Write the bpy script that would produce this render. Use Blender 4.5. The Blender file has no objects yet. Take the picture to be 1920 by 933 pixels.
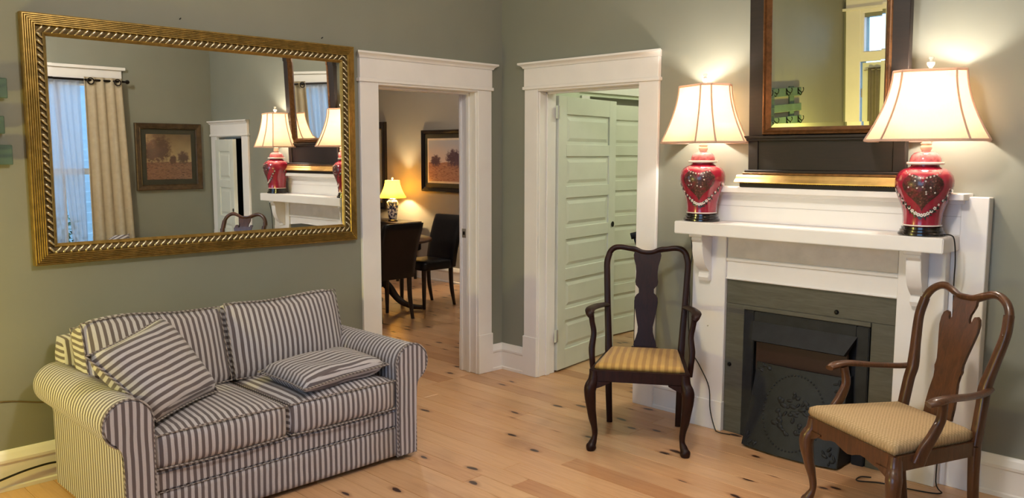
import bpy, bmesh, math, random
from mathutils import Vector, Matrix
random.seed(7)
S = bpy.context.scene
COL = S.collection
PI = math.pi

# ------------------------------------------------------------------ camera
TH, PITCH, ROLL = math.radians(45.0), math.radians(-6.39), math.radians(0.1)
f = Vector((-math.sin(TH)*math.cos(PITCH), math.cos(TH)*math.cos(PITCH), math.sin(PITCH)))
r = f.cross(Vector((0, 0, 1))).normalized(); u = r.cross(f)
r, u = r*math.cos(ROLL)+u*math.sin(ROLL), u*math.cos(ROLL)-r*math.sin(ROLL)
cd = bpy.data.cameras.new('camera'); cam = bpy.data.objects.new('camera', cd); COL.objects.link(cam)
cd.sensor_width = 36; cd.lens = 1578.9/1920*36; cd.clip_start = .02
M = Matrix((r, u, -f)).transposed().to_4x4(); M.translation = Vector((4.389, -4.285, 1.575))
cam.matrix_world = M
S.camera = cam

# ------------------------------------------------------------------ world / exposure
w = bpy.data.worlds.new('world'); S.world = w; w.use_nodes = True
bg = w.node_tree.nodes['Background']; bg.inputs[0].default_value = (.36, .62, 1.0, 1); bg.inputs[1].default_value = 4.5
S.view_settings.view_transform = 'Standard'; S.view_settings.look = 'None'
S.view_settings.gamma = 1; S.view_settings.use_curve_mapping = False
S.view_settings.exposure = 0.12
LAMP_W, DINE_W, SIDE_W, CEIL_W, ROOM2_W = 20, 30, 72, 104, 37

# ------------------------------------------------------------------ materials
def lin(c):
    if isinstance(c, str):
        c = [int(c[i:i+2], 16)/255 for i in (0, 2, 4)]
    return tuple(x/12.92 if x <= .04045 else ((x+.055)/1.055)**2.4 for x in c)+(1,)
class NT:
    def __init__(s, name):
        s.m = bpy.data.materials.new(name); s.m.use_nodes = True
        s.t = s.m.node_tree; s.b = s.t.nodes['Principled BSDF']; s.out = s.t.nodes['Material Output']
    def n(s, typ, ins=None, **kw):
        nd = s.t.nodes.new(typ)
        for k, v in kw.items(): setattr(nd, k, v)
        for k, v in (ins or {}).items():
            if isinstance(v, bpy.types.NodeSocket): s.t.links.new(v, nd.inputs[k])
            else: nd.inputs[k].default_value = v
        return nd
    def l(s, a, b): s.t.links.new(a, b)
    def math(s, op, a, b=0., c=0.):
        return s.n('ShaderNodeMath', {0: a, 1: b, 2: c}, operation=op).outputs[0]
    def mix(s, fac, a, b):
        nd = s.n('ShaderNodeMix', data_type='RGBA')
        for k, v in ((0, fac), (6, a), (7, b)):
            if isinstance(v, bpy.types.NodeSocket): s.l(v, nd.inputs[k])
            else: nd.inputs[k].default_value = v
        return nd.outputs[2]
    def ramp(s, fac, stops):
        nd = s.n('ShaderNodeValToRGB', {0: fac}); e = nd.color_ramp.elements
        while len(e) < len(stops): e.new(.5)
        for i, (p, c) in enumerate(stops):
            e[i].position = p; e[i].color = c if len(c) == 4 else tuple(c)+(1,)
        return nd.outputs[0]
    def obj(s): return s.n('ShaderNodeTexCoord').outputs['Object']
    def sep(s, v):
        nd = s.n('ShaderNodeSeparateXYZ', {0: v}); return nd.outputs
    def noise(s, v, scale, detail=3, rough=.5, dist=0):
        return s.n('ShaderNodeTexNoise', {'Vector': v, 'Scale': scale, 'Detail': detail, 'Roughness': rough, 'Distortion': dist}).outputs[0]
    def mapv(s, v, scale=(1, 1, 1), rot=(0, 0, 0), loc=(0, 0, 0)):
        return s.n('ShaderNodeMapping', {'Vector': v, 'Scale': scale, 'Rotation': rot, 'Location': loc}).outputs[0]
    def bump(s, h, strength=.2, dist=.002):
        nd = s.n('ShaderNodeBump', {'Height': h, 'Strength': strength, 'Distance': dist}); s.l(nd.outputs[0], s.b.inputs['Normal'])
    def base(s, c):
        if isinstance(c, bpy.types.NodeSocket): s.l(c, s.b.inputs['Base Color'])
        else: s.b.inputs['Base Color'].default_value = c
    def set(s, **k):
        for a, v in k.items(): s.b.inputs[a.replace('_', ' ')].default_value = v

def simple(name, col, rough=.5, metal=0., var=.08, scale=12., bump=.0, bscale=60., coat=0.):
    t = NT(name); c = lin(col); o = t.obj()
    nz = t.noise(o, scale, 4)
    hi = tuple(min(1, x*(1+var)) for x in c[:3])+(1,); lo = tuple(x*(1-var) for x in c[:3])+(1,)
    t.base(t.ramp(nz, [(.3, lo), (.7, hi)])); t.set(Roughness=rough, Metallic=metal)
    if coat: t.set(Coat_Weight=coat, Coat_Roughness=.1)
    if bump: t.bump(t.noise(o, bscale, 3), bump)
    return t.m

def stripe_mat(name, axis, period, dark, light, rough=.9, duty=.5, seam=False):
    t = NT(name); o = t.obj(); x, y, z = t.sep(o)
    wob = t.math('MULTIPLY', t.math('SUBTRACT', t.noise(o, 6, 2), .5), period*.35)
    v = {'x': x, 'y': y, 'z': z}.get(axis) if axis in 'xyz' else t.math('ADD', t.math('ADD', x, y), z)
    if axis in 'xy':     # the cloth turns the corner: panels facing along the stripe axis are cut across it
        nn = t.sep(t.n('ShaderNodeTexCoord').outputs['Normal'])['xyz'.index(axis)]
        g = t.math('GREATER_THAN', t.math('ABSOLUTE', nn), .8)
        v = t.math('ADD', t.math('MULTIPLY', v, t.math('SUBTRACT', 1., g)), t.math('MULTIPLY', z, g))
    v = t.math('ADD', v, wob)
    fr = t.math('FRACT', t.math('DIVIDE', t.math('ADD', v, 10.), period))
    tri = t.math('ABSOLUTE', t.math('SUBTRACT', fr, .5))
    c = t.ramp(tri, [(duty/2-.03, lin(dark)), (duty/2+.03, lin(light))])
    weave = t.noise(t.mapv(o, (1, 1, 1)), 700, 2)
    fine = t.noise(o, 260, 2)
    c2 = t.mix(t.math('MULTIPLY', fine, .35), c, lin('6f6660'))
    t.base(c2); t.set(Roughness=rough); t.set(Sheen_Weight=.15)
    t.bump(weave, .25, .0008)
    return t.m

def wood(name, c1, c2, axis='z', rough=.35, coat=.3, scale=1.0, metal=0, spec=.5):
    t = NT(name); o = t.obj()
    sc = {'x': (1.5, 14, 14), 'y': (14, 1.5, 14), 'z': (14, 14, 1.5)}[axis]
    v = t.mapv(o, tuple(q*scale for q in sc))
    n1 = t.noise(v, 3, 6, .6, 1.2); n2 = t.noise(v, 14, 3)
    nn = t.math('ADD', t.math('MULTIPLY', n1, .75), t.math('MULTIPLY', n2, .25))
    t.base(t.ramp(nn, [(.3, lin(c1)), (.7, lin(c2))])); t.set(Roughness=rough, Coat_Weight=coat, Coat_Roughness=.15, Metallic=metal, Specular_IOR_Level=spec)
    t.bump(n2, .05, .001)
    return t.m

def plank_mat():
    t = NT('pine_floor'); o = t.obj()
    rnd = t.n('ShaderNodeObjectInfo').outputs['Random']
    off = t.n('ShaderNodeCombineXYZ', {0: t.math('MULTIPLY', rnd, 37.), 1: t.math('MULTIPLY', rnd, 11.), 2: 0.}).outputs[0]
    v = t.n('ShaderNodeVectorMath', {0: o, 1: off}, operation='ADD').outputs[0]
    g = t.noise(t.mapv(v, (.9, 16, 1)), 3.2, 5, .55, .8)
    g2 = t.noise(t.mapv(v, (2.5, 90, 1)), 3, 3)
    c = t.ramp(g, [(.28, lin('b07d55')), (.45, lin('cc9a6c')), (.62, lin('d8aa7c')), (.8, lin('ba8560'))])
    c = t.mix(t.math('MULTIPLY', g2, .25), c, lin('8e5a36'))
    tone = t.ramp(rnd, [(0, lin('a5683f')), (.3, lin('deb287')), (.6, lin('e2b98f')), (1, lin('c48f64'))])
    c = t.mix(.5, c, tone)
    stain = t.noise(t.mapv(o, (1.2, 2.2, 1)), 1.6, 3)
    c = t.mix(t.ramp(stain, [(.5, (0, 0, 0)), (.75, (.45, .45, .45))]), c, lin('9a6e50'))
    vd = t.mapv(v, (3.1, 7.6, 1))
    wv = t.n('ShaderNodeVectorMath', {0: vd, 1: t.n('ShaderNodeVectorMath', {0: t.n('ShaderNodeTexNoise', {'Vector': vd, 'Scale': 2.}).outputs[1], 'Scale': .25}, operation='SCALE').outputs[0]}, operation='ADD').outputs[0]
    vo = t.n('ShaderNodeTexVoronoi', {'Vector': wv, 'Scale': 1.}, voronoi_dimensions='2D')
    pick = t.sep(vo.outputs['Color'])[0]
    th = t.math('MULTIPLY', t.math('GREATER_THAN', pick, .62), t.math('MULTIPLY', pick, .105))
    k = t.math('SUBTRACT', vo.outputs['Distance'], th)
    kn = t.ramp(k, [(.0, (1, 1, 1)), (.022, (0, 0, 0))])
    halo = t.ramp(k, [(.0, (.6, .6, .6)), (.13, (0, 0, 0))])
    gate = t.math('GREATER_THAN', pick, .62)
    c = t.mix(t.math('MULTIPLY', halo, gate), c, lin('8c532f'))
    c = t.mix(t.math('MULTIPLY', kn, gate), c, lin('3a1c12'))
    t.base(c); t.set(Roughness=.34, Coat_Weight=.25, Coat_Roughness=.22)
    t.bump(g2, .04, .001)
    return t.m

def shade_mat(name, col, trans=.6):
    t = NT(name); o = t.obj()
    c = lin(col); nz = t.noise(t.mapv(o, (60, 60, 4)), 4, 2)
    cc = t.ramp(nz, [(.3, tuple(x*.94 for x in c[:3])), (.7, c)])
    d = t.n('ShaderNodeBsdfDiffuse', {0: cc}); tr = t.n('ShaderNodeBsdfTranslucent', {0: cc})
    mx = t.n('ShaderNodeMixShader', {0: trans, 1: d.outputs[0], 2: tr.outputs[0]}); t.l(mx.outputs[0], t.out.inputs[0])
    return t.m
def sheer_mat(name, col, alpha):
    t = NT(name); o = t.obj(); c = lin(col)
    d = t.n('ShaderNodeBsdfDiffuse', {0: c}); tr = t.n('ShaderNodeBsdfTranslucent', {0: c}); tp = t.n('ShaderNodeBsdfTransparent')
    m1 = t.n('ShaderNodeMixShader', {0: .6, 1: d.outputs[0], 2: tr.outputs[0]})
    wv = t.noise(o, 500, 2)
    a = t.math('ADD', alpha-.1, t.math('MULTIPLY', wv, .2))
    m2 = t.n('ShaderNodeMixShader', {0: a, 1: tp.outputs[0], 2: m1.outputs[0]}); t.l(m2.outputs[0], t.out.inputs[0])
    return t.m
def glass_mat():
    t = NT('window_glass')
    gl = t.n('ShaderNodeBsdfGlossy', {0: (1, 1, 1, 1), 1: .02}); tp = t.n('ShaderNodeBsdfTransparent', {0: (.95, .97, .98, 1)})
    m = t.n('ShaderNodeMixShader', {0: t.math('MULTIPLY', t.n('ShaderNodeFresnel', {0: 1.45}).outputs[0], 1.), 1: tp.outputs[0], 2: gl.outputs[0]})
    t.l(m.outputs[0], t.out.inputs[0]); return t.m
def mirror_mat():
    t = NT('mirror_glass'); t.base((.86, .87, .84, 1)); t.set(Metallic=1., Roughness=.0)
    return t.m
def painting_mat(name, kind, along, sgn, c0, z0, wd, ht):
    # flat printed landscape; along = world axis of its width
    t = NT(name); o = t.obj(); s3 = t.sep(o)
    uu = t.math('DIVIDE', t.math('MULTIPLY', t.math('SUBTRACT', s3['xyz'.index(along)], c0), sgn), wd)   # -.5...5
    vv = t.math('DIVIDE', t.math('SUBTRACT', s3[2], z0), ht)                                              # -.5...5
    uv = t.n('ShaderNodeCombineXYZ', {0: uu, 1: vv, 2: 0.}).outputs[0]
    n1 = t.noise(uv, 5, 5, .6); n2 = t.noise(uv, 14, 4, .6); n3 = t.noise(t.mapv(uv, (3, 14, 1)), 3, 4)
    if kind == 0:
        sky = t.ramp(t.math('ADD', vv, t.math('MULTIPLY', n1, .2)), [(.1, lin('d9c3b4')), (.5, lin('b9b6b8'))])
        tree = [((-.30, .0), .17, .16), ((.22, .06), .26, .24), ((.44, -.02), .16, .2)]
        tc, tc2 = lin('4c3b44'), lin('6f5660')
        gr = t.ramp(n3, [(.3, lin('8a5a4c')), (.5, lin('b98a70')), (.7, lin('6e4238'))]); hor = -.08
    else:
        sky = t.ramp(t.math('ADD', vv, t.math('MULTIPLY', n1, .25)), [(.0, lin('ab9166')), (.6, lin('6a5436'))])
        tree = [((.2, .17), .27, .36), ((-.3, -.02), .14, .16), ((-.08, -.06), .09, .12), ((.4, .1), .14, .3)]
        tc, tc2 = lin('3c2f22'), lin('6b4a38')
        gr = t.ramp(n3, [(.3, lin('5b3a2c')), (.52, lin('8a6448')), (.7, lin('3f2c22'))]); hor = -.16
    c = t.mix(t.math('LESS_THAN', vv, t.math('ADD', hor, t.math('MULTIPLY', n1, .08))), sky, gr)
    for (a, b), ra, rb in tree:
        du = t.math('DIVIDE', t.math('SUBTRACT', uu, a), ra); dv = t.math('DIVIDE', t.math('SUBTRACT', vv, b), rb)
        d = t.math('ADD', t.math('MULTIPLY', du, du), t.math('MULTIPLY', dv, dv))
        d = t.math('ADD', d, t.math('MULTIPLY', t.math('SUBTRACT', n2, .5), 2.2))
        c = t.mix(t.ramp(d, [(.35, (1, 1, 1)), (1.0, (0, 0, 0))]), c, t.mix(n1, tc, tc2))
    t.base(c); t.set(Roughness=.25, Coat_Weight=.6, Coat_Roughness=.02)
    return t.m
def seat2_mat():
    t = NT('beige_lattice_fabric'); o = t.obj()
    vo = t.n('ShaderNodeTexVoronoi', {'Vector': t.mapv(o, (1, 1, 1), (0, 0, .78)), 'Scale': 85., 'Randomness': .15}, voronoi_dimensions='2D')
    c = t.ramp(vo.outputs['Distance'], [(.25, lin('c0a277')), (.5, lin('a68a60'))])
    t.base(c); t.set(Roughness=.85); t.bump(vo.outputs['Distance'], .3, .001); return t.m
def jar_motif_mat():
    t = NT('enamel_motif'); o = t.obj()
    vo = t.n('ShaderNodeTexVoronoi', {'Vector': o, 'Scale': 75.})
    n = t.noise(o, 130, 3, .7)
    c = t.ramp(vo.outputs['Distance'], [(.10, lin('a06a60')), (.28, lin('57302c')), (.6, lin('3a2420'))])
    c = t.mix(t.ramp(n, [(.52, (0, 0, 0)), (.62, (.8, .8, .8))]), c, lin('6b4a3c'))
    c = t.mix(t.ramp(t.noise(o, 45, 3), [(.5, (0, 0, 0)), (.62, (.7, .7, .7))]), c, lin('7a2030'))
    t.base(c); t.set(Roughness=.3, Coat_Weight=.5); return t.m
def siding_mat():
    return simple('pale_siding', 'c9d2d8', .7)

WALL = simple('sage_wall_paint', '88887a', .62, var=.03, scale=3, bump=.03, bscale=180)
WALL2 = simple('dining_wall_paint', '9b958a', .62, var=.03, scale=3, bump=.03, bscale=180)
WALL3 = simple('pale_green_wall_paint', 'd3d8c2', .6, var=.03, scale=3)
CEIL = simple('ceiling_white_paint', 'e8e4da', .8, var=.02)
WHITE = simple('white_gloss_trim', 'f0ebe6', .38, var=.025, scale=5, bump=.03, bscale=25)
DOORP = simple('white_door_paint', 'dfe0d3', .42, var=.03, scale=5, bump=.03, bscale=25)
PINE = plank_mat()
SUB = simple('dark_subfloor', '2a1a10', .9)
FAB_Y = stripe_mat('striped_fabric_upright', 'y', .0290, '675c5e', 'd0cacb')
FAB_X = stripe_mat('striped_fabric_wrapped', 'x', .0290, '675c5e', 'd0cacb')
FAB_P = stripe_mat('striped_fabric_piping', 's', .022, '655955', 'b3a8a1')
FAB_L = stripe_mat('striped_fabric_pillow', 'y', .030, '675c5e', 'd0cacb')
GOLD = simple('antique_gold', 'a08348', .36, .8, var=.25, scale=30)
GOLD_D = simple('antique_gold_dark', '6f5a36', .45, .6, var=.3, scale=30)
SILV = simple('champagne_silver', 'd8ccb0', .25, .85, var=.15, scale=50)
COPPER = simple('copper_gilt', '6e4a2a', .42, .6, var=.3, scale=40)
EBONY = wood('ebonised_wood', '110a07', '25160e', 'x', .55, .0)
MIRROR = mirror_mat()
GLASS = glass_mat()
MAHOG = wood('dark_mahogany', '1a0b0a', '30150f', 'z', .44, .05, spec=.22)
CHERRY = wood('cherry_wood', '38200f', '653c20', 'z', .34, .35)
GOLDSEAT = stripe_mat('gold_striped_damask', 'x', .040, 'a87a2c', 'c69a45', .7)
BEIGE = seat2_mat()
RED = simple('red_enamel', '9c1f36', .18, var=.12, scale=25, coat=.8)
PINK = simple('pink_lid_enamel', 'c76a72', .2, var=.3, scale=60, coat=.8)
MOTIF = jar_motif_mat()
PETAL = simple('white_petal_enamel', 'e8dcd2', .3)
LEAFC = simple('dark_leaf_enamel', '2b332c', .3)
BLACKW = simple('black_lacquer', '140c0b', .2, coat=.6)
IVORY = simple('ivory_stem', 'e6d3bd', .35)
SHADE = shade_mat('cream_silk_shade', 'f4e3cc', .62)
SHADE_Y = shade_mat('yellow_silk_shade', 'f5d98a', .62)
TRIM_T = shade_mat('taupe_shade_trim', 'd9c3b4', .5)
BRASS = simple('brass', 'b08c4a', .3, .9)
CRYSTAL = simple('crystal_finial', 'e9e4da', .1, coat=1.)
SLATE = wood('olive_slate_paint', '48463c', '605d52', 'x', .5, .1)
IRON = simple('cast_iron', '242527', .55, .3, var=.25, scale=18, bump=.3, bscale=220)
IRON_D = simple('cast_iron_dark', '141416', .7, .1, var=.3, scale=18, bump=.3, bscale=160)  # darker, rougher iron for the back plate and cover wings
RUST = simple('oxblood_metal', '2b0e0d', .5, .1)
CORD = simple('black_cord', '15120f', .5)
CORD_B = simple('brown_cord', '6b5a35', .6)
NICKEL = simple('worn_nickel', 'b9b3a8', .35, .8)
BLACKM = simple('black_iron', '0d0c0b', .4, .4)
TEAL = simple('teal_painted_board', '4b6254', .6, var=.2, scale=8)
LEATHER = simple('dark_leather', '0d0b10', .34, var=.2, scale=30, bump=.08, bscale=120)
DKWOOD = wood('espresso_wood', '140c09', '2b1a12', 'x', .3, .4)
TABLEW = wood('walnut_table_top', '2e1a10', '5e4226', 'x', .3, .4)
BLUEJAR = None
DRAPE = simple('cream_linen', 'b5a68c', .9, var=.06, scale=20, bump=.15, bscale=300)
DRAPE_G = simple('grey_door_curtain', '6f6759', .9, var=.06, scale=20, bump=.15, bscale=300)
SHEER = sheer_mat('white_voile', 'e8eefa', .45)
ROD = simple('bronze_rod', '1a120e', .4, .6)
DARKIN = simple('closet_shade_colour', '1a1815', .9)  # shade inside the closet is put into this near-black wall colour
PAPERMAT = simple('cream_picture_mat', 'd8c9b0', .8)
OLIVEMAT = simple('olive_picture_mat', '3d3a2c', .8)
BRONZEF = simple('bronze_picture_frame', '5a4630', .4, .5, var=.3, scale=20)
SIDING = siding_mat()
GROUND = simple('garden_soil_and_grass', '4d5a3c', .95, var=.4, scale=3)
LEAF = simple('shrub_leaf', '3f5a35', .7, var=.4, scale=8)

def bluejar():
    t = NT('blue_white_porcelain'); o = t.obj()
    n = t.noise(o, 28, 4, .6); t.base(t.ramp(n, [(.44, lin('d9dce0')), (.5, lin('34406b')), (.6, lin('222a4a'))])); t.set(Roughness=.15, Coat_Weight=.6)
    return t.m
BLUEJAR = bluejar()

# ------------------------------------------------------------------ geometry helpers
def link(o, parent=None):
    COL.objects.link(o)
    if parent is not None: o.parent = parent
    return o
def tag(o, label, cat=None, group=None, kind=None):
    o['label'] = label
    if cat: o['category'] = cat
    if group: o['group'] = group
    if kind: o['kind'] = kind
    return o
def empty(name, loc=(0, 0, 0), rz=0., rx=0.):
    o = bpy.data.objects.new(name, None); o.location = loc; o.rotation_euler = (rx, 0, rz); o.empty_display_size = .1
    return link(o)
def thing(name, label, cat, loc=(0, 0, 0), rz=0., group=None, kind=None):
    return tag(empty(name, loc, rz), label, cat, group, kind)
def mo(name, verts, faces, mat, parent=None, smooth=False, label=None):
    me = bpy.data.meshes.new(name); me.from_pydata([tuple(v) for v in verts], [], faces); me.update()
    bm = bmesh.new(); bm.from_mesh(me); bmesh.ops.recalc_face_normals(bm, faces=bm.faces); bm.to_mesh(me); bm.free()
    if smooth:
        for p in me.polygons: p.use_smooth = True
        if smooth != 'all': me.set_sharp_from_angle(angle=math.radians(40))
    me.materials.append(mat)
    o = bpy.data.objects.new(name, me); link(o, parent)
    if label: o['label'] = label
    return o
def box(name, lo, hi, mat, parent=None, bev=.003, label=None, rot=None):
    bm = bmesh.new(); bmesh.ops.create_cube(bm, size=1)
    c = [(a+b)/2 for a, b in zip(lo, hi)]; s = [abs(b-a) for a, b in zip(lo, hi)]
    for v in bm.verts: v.co = Vector((v.co.x*s[0], v.co.y*s[1], v.co.z*s[2]))
    if bev: bmesh.ops.bevel(bm, geom=bm.edges[:], offset=min(bev, min(s)*.4), segments=1 if bev < .004 else 2, affect='EDGES')
    for v in bm.verts:
        if rot: v.co = rot @ v.co
        v.co += Vector(c)
    me = bpy.data.meshes.new(name); bm.to_mesh(me); bm.free(); me.materials.append(mat)
    o = bpy.data.objects.new(name, me); link(o, parent)
    if label: o['label'] = label
    return o
def boxes(name, bl, mat, parent=None):
    V, F = [], []
    for lo, hi in bl:
        b = len(V)
        for i in range(8): V.append((hi[0] if i & 1 else lo[0], hi[1] if i & 2 else lo[1], hi[2] if i & 4 else lo[2]))
        F += [[b+j for j in q] for q in ((0, 2, 3, 1), (4, 5, 7, 6), (0, 1, 5, 4), (2, 6, 7, 3), (0, 4, 6, 2), (1, 3, 7, 5))]
    me = bpy.data.meshes.new(name); me.from_pydata(V, [], F); me.update(); me.materials.append(mat)
    return link(bpy.data.objects.new(name, me), parent)
def lathe(name, prof, mat, parent=None, n=32, loc=(0, 0, 0), sx=1, sy=1, smooth=True, label=None):
    V, F = [], []
    for rr, z in prof:
        for i in range(n):
            a = 2*PI*i/n; V.append((loc[0]+rr*math.cos(a)*sx, loc[1]+rr*math.sin(a)*sy, loc[2]+z))
    for k in range(len(prof)-1):
        for i in range(n): F.append((k*n+i, k*n+(i+1) % n, (k+1)*n+(i+1) % n, (k+1)*n+i))
    if prof[0][0] > 1e-4: F.append(tuple(range(n-1, -1, -1)))
    if prof[-1][0] > 1e-4: F.append(tuple((len(prof)-1)*n+i for i in range(n)))
    return mo(name, V, F, mat, parent, smooth, label)
def catmull(pts, m):
    pts = [Vector(p) for p in pts]; out = []
    P = [pts[0]*2-pts[1]]+pts+[pts[-1]*2-pts[-2]]
    for i in range(1, len(P)-2):
        for k in range(m):
            t = k/m; a, b, c, d = P[i-1:i+3]
            out.append(.5*((2*b)+(c-a)*t+(2*a-5*b+4*c-d)*t*t+(3*b-a-3*c+d)*t**3))
    out.append(pts[-1]); return out
def lerp1(vals, m):
    out = []
    for i in range(len(vals)-1):
        for k in range(m):
            t = k/m; t = t*t*(3-2*t); out.append(tuple(a+(b-a)*t for a, b in zip(vals[i], vals[i+1])))
    out.append(vals[-1]); return out
CIRC = [(math.cos(2*PI*i/12), math.sin(2*PI*i/12)) for i in range(12)]
def rsq(k=.55):
    pts = []
    for i in range(16):
        a = 2*PI*i/16+PI/16; c, s = math.cos(a), math.sin(a)
        pts.append((math.copysign(abs(c)**k, c), math.copysign(abs(s)**k, s)))
    return pts
RSQ = rsq()
def sweep(name, pts, rad, mat, parent=None, sec=CIRC, m=5, up=(0, 0, 1), closed=False, label=None, raw=False):
    rad = [(q, q) if not isinstance(q, tuple) else q for q in (rad if isinstance(rad, list) else [rad]*len(pts))]
    if closed: pts = list(pts)+[pts[0]]; rad = rad+[rad[0]]
    p = catmull(pts, m) if m > 1 else [Vector(q) for q in pts]
    R = lerp1(rad, m) if m > 1 else rad
    V, F = [], []; n = len(sec); up = Vector(up); prev = None
    N = len(p)-1 if closed else len(p)
    for i in range(N):
        if closed: tg = p[(i+1) % N]-p[(i-1) % N]
        else: tg = p[min(i+1, N-1)]-p[max(i-1, 0)]
        tg.normalize()
        if prev is None:
            a = up-tg*up.dot(tg)
            if a.length < 1e-3: a = Vector((1, 0, 0))-tg*tg.x
        else: a = prev-tg*prev.dot(tg)
        a.normalize(); prev = a; b = tg.cross(a)
        for x, y in sec: V.append(p[i]+a*(x*R[i][0])+b*(y*R[i][1]))
    for i in range(N if closed else N-1):
        j = (i+1) % N
        for k in range(n): F.append((i*n+k, i*n+(k+1) % n, j*n+(k+1) % n, j*n+k))
    if not closed: F.append(tuple(range(n))); F.append(tuple((N-1)*n+k for k in range(n)))
    if raw: return V, F
    return mo(name, V, F, mat, parent, True, label)
def join(name, parts, mat, parent=None, smooth=True, label=None):
    V, F = [], []
    for v, fc in parts:
        b = len(V); V += v; F += [tuple(i+b for i in q) for q in fc]
    return mo(name, V, F, mat, parent, smooth, label)
def prism(name, outline, d0, d1, fn, mat, parent=None, bev=.003, smooth=True, label=None):
    bm = bmesh.new()
    a = [bm.verts.new((x, y, d0)) for x, y in outline]; b = [bm.verts.new((x, y, d1)) for x, y in outline]
    n = len(a); bm.faces.new(a[::-1]); bm.faces.new(b)
    for i in range(n): bm.faces.new((a[i], a[(i+1) % n], b[(i+1) % n], b[i]))
    if bev:
        es = [e for e in bm.edges if abs(e.verts[0].co.z-e.verts[1].co.z) < 1e-6]
        bmesh.ops.bevel(bm, geom=es, offset=bev, segments=2, affect='EDGES')
    bmesh.ops.triangulate(bm, faces=[q for q in bm.faces if len(q.verts) > 4])
    for v in bm.verts: v.co = Vector(fn(*v.co))
    bmesh.ops.recalc_face_normals(bm, faces=bm.faces)
    me = bpy.data.meshes.new(name); bm.to_mesh(me); bm.free(); me.materials.append(mat)
    if smooth:
        for q in me.polygons: q.use_smooth = True
        me.set_sharp_from_angle(angle=math.radians(35))
    o = bpy.data.objects.new(name, me); link(o, parent)
    if label: o['label'] = label
    return o
def frame_loop(name, a0, a1, b0, b1, prof, fn, mat, parent=None, label=None):
    """mitred rectangular moulding: prof = [(inset, height)], fn(a,b,h)->xyz"""
    V, F = [], []
    for uu, h in prof:
        for a, b in ((a0+uu, b0+uu), (a1-uu, b0+uu), (a1-uu, b1-uu), (a0+uu, b1-uu)): V.append(fn(a, b, h))
    for k in range(len(prof)-1):
        for i in range(4): F.append((k*4+i, k*4+(i+1) % 4, (k+1)*4+(i+1) % 4, (k+1)*4+i))
    return mo(name, V, F, mat, parent, False, label)
def extr(name, prof, p0, p1, nrm, mat, parent=None, label=None):
    """extrude a profile [(out, z)] from p0 to p1 (xy), out along nrm"""
    V, F = [], []; n = len(prof)
    for p in (p0, p1):
        for o_, z in prof: V.append((p[0]+nrm[0]*o_, p[1]+nrm[1]*o_, z))
    for i in range(n): F.append((i, (i+1) % n, n+(i+1) % n, n+i))
    F += [tuple(range(n)), tuple(range(n, 2*n))]
    return mo(name, V, F, mat, parent, False, label)
def rbox(half, rad, N=7, crown=(0, 0, 0), fn=None):
    """rounded, puffed box -> verts, faces"""
    bm = bmesh.new(); bmesh.ops.create_cube(bm, size=2)
    bmesh.ops.subdivide_edges(bm, edges=bm.edges[:], cuts=N, use_grid_fill=True)
    h = Vector(half)
    for v in bm.verts:
        p = v.co.copy()
        q = Vector([p[i]*h[i] for i in range(3)]); inner = Vector([max(-(h[i]-rad), min(h[i]-rad, q[i])) for i in range(3)])
        d = q-inner
        if d.length > 1e-9: q = inner+d.normalized()*rad
        w_ = [1-min(1, abs(p[i]))**2.2 for i in range(3)]
        q.x += math.copysign(crown[0], p.x)*w_[1]*w_[2]*(abs(p.x)); q.y += math.copysign(crown[1], p.y)*w_[0]*w_[2]*abs(p.y); q.z += math.copysign(crown[2], p.z)*w_[0]*w_[1]*abs(p.z)
        v.co = q if fn is None else Vector(fn(q))
    bm.verts.ensure_lookup_table()
    V = [v.co.copy() for v in bm.verts]; F = [tuple(v.index for v in q.verts) for q in bm.faces]; bm.free()
    return V, F
def light(name, loc, watts, col, radius, parent=None):
    l = bpy.data.lights.new(name, 'POINT'); l.energy = watts; l.color = col; l.shadow_soft_size = radius
    o = bpy.data.objects.new(name, l); o.location = loc; return link(o, parent)

# ================================================================== THE SETTING
H = 3.25
XE, YS = 4.635, -5.865
TA, TB = .16, .17
def struct(o, label, cat): return tag(o, label, cat, kind='structure')
O1 = (-1.10, -.255, 2.005)      # doorway to dining room: y0, y1, top (wall x=0)
O2 = (.372, 1.225, 2.005)       # doorway to back room: x0, x1, top (wall y=0)
O3 = (3.93, 4.487, 1.755)        # closet doorway in the chimney wall
W1 = (-1.98, -1.06, .55, 2.30)  # east window: y0, y1, z0, z1
D3 = (.20, 1.10, 2.16)          # front door opening in south wall
struct(boxes('wall_west', [((-TA, YS-.15, 0), (0, O1[0]-.02, H)), ((-TA, O1[0]-.02, O1[2]+.02), (0, O1[1]+.02, H)), ((-TA, O1[1]+.02, 0), (0, TB, H))], WALL),
       'sage green wall with the gold mirror and dining room doorway', 'wall')
struct(boxes('wall_north', [((0, 0, 0), (O2[0]-.02, TB, H)), ((O2[0]-.02, 0, O2[2]+.02), (O2[1]+.02, TB, H)), ((O2[1]+.02, 0, 0), (O3[0]-.02, TB, H)),
       ((O3[0]-.02, 0, O3[2]+.02), (O3[1]+.02, TB, H)), ((O3[1]+.02, 0, 0), (XE+.15, TB, H))], WALL), 'sage green wall behind the fireplace mantel', 'wall')
struct(boxes('wall_east', [((XE, W1[1], 0), (XE+.15, 0, H)), ((XE, W1[0], 0), (XE+.15, W1[1], W1[2])), ((XE, W1[0], W1[3]), (XE+.15, W1[1], H)),
       ((XE, -3.0, 0), (XE+.15, W1[0], H)), ((XE+.15, -3.0, 0), (6.3, -2.85, H)), ((6.3, YS-.15, 0), (6.45, -2.85, H))], WALL),
       'sage green wall with the curtained window, seen in the mirror', 'wall')
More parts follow.
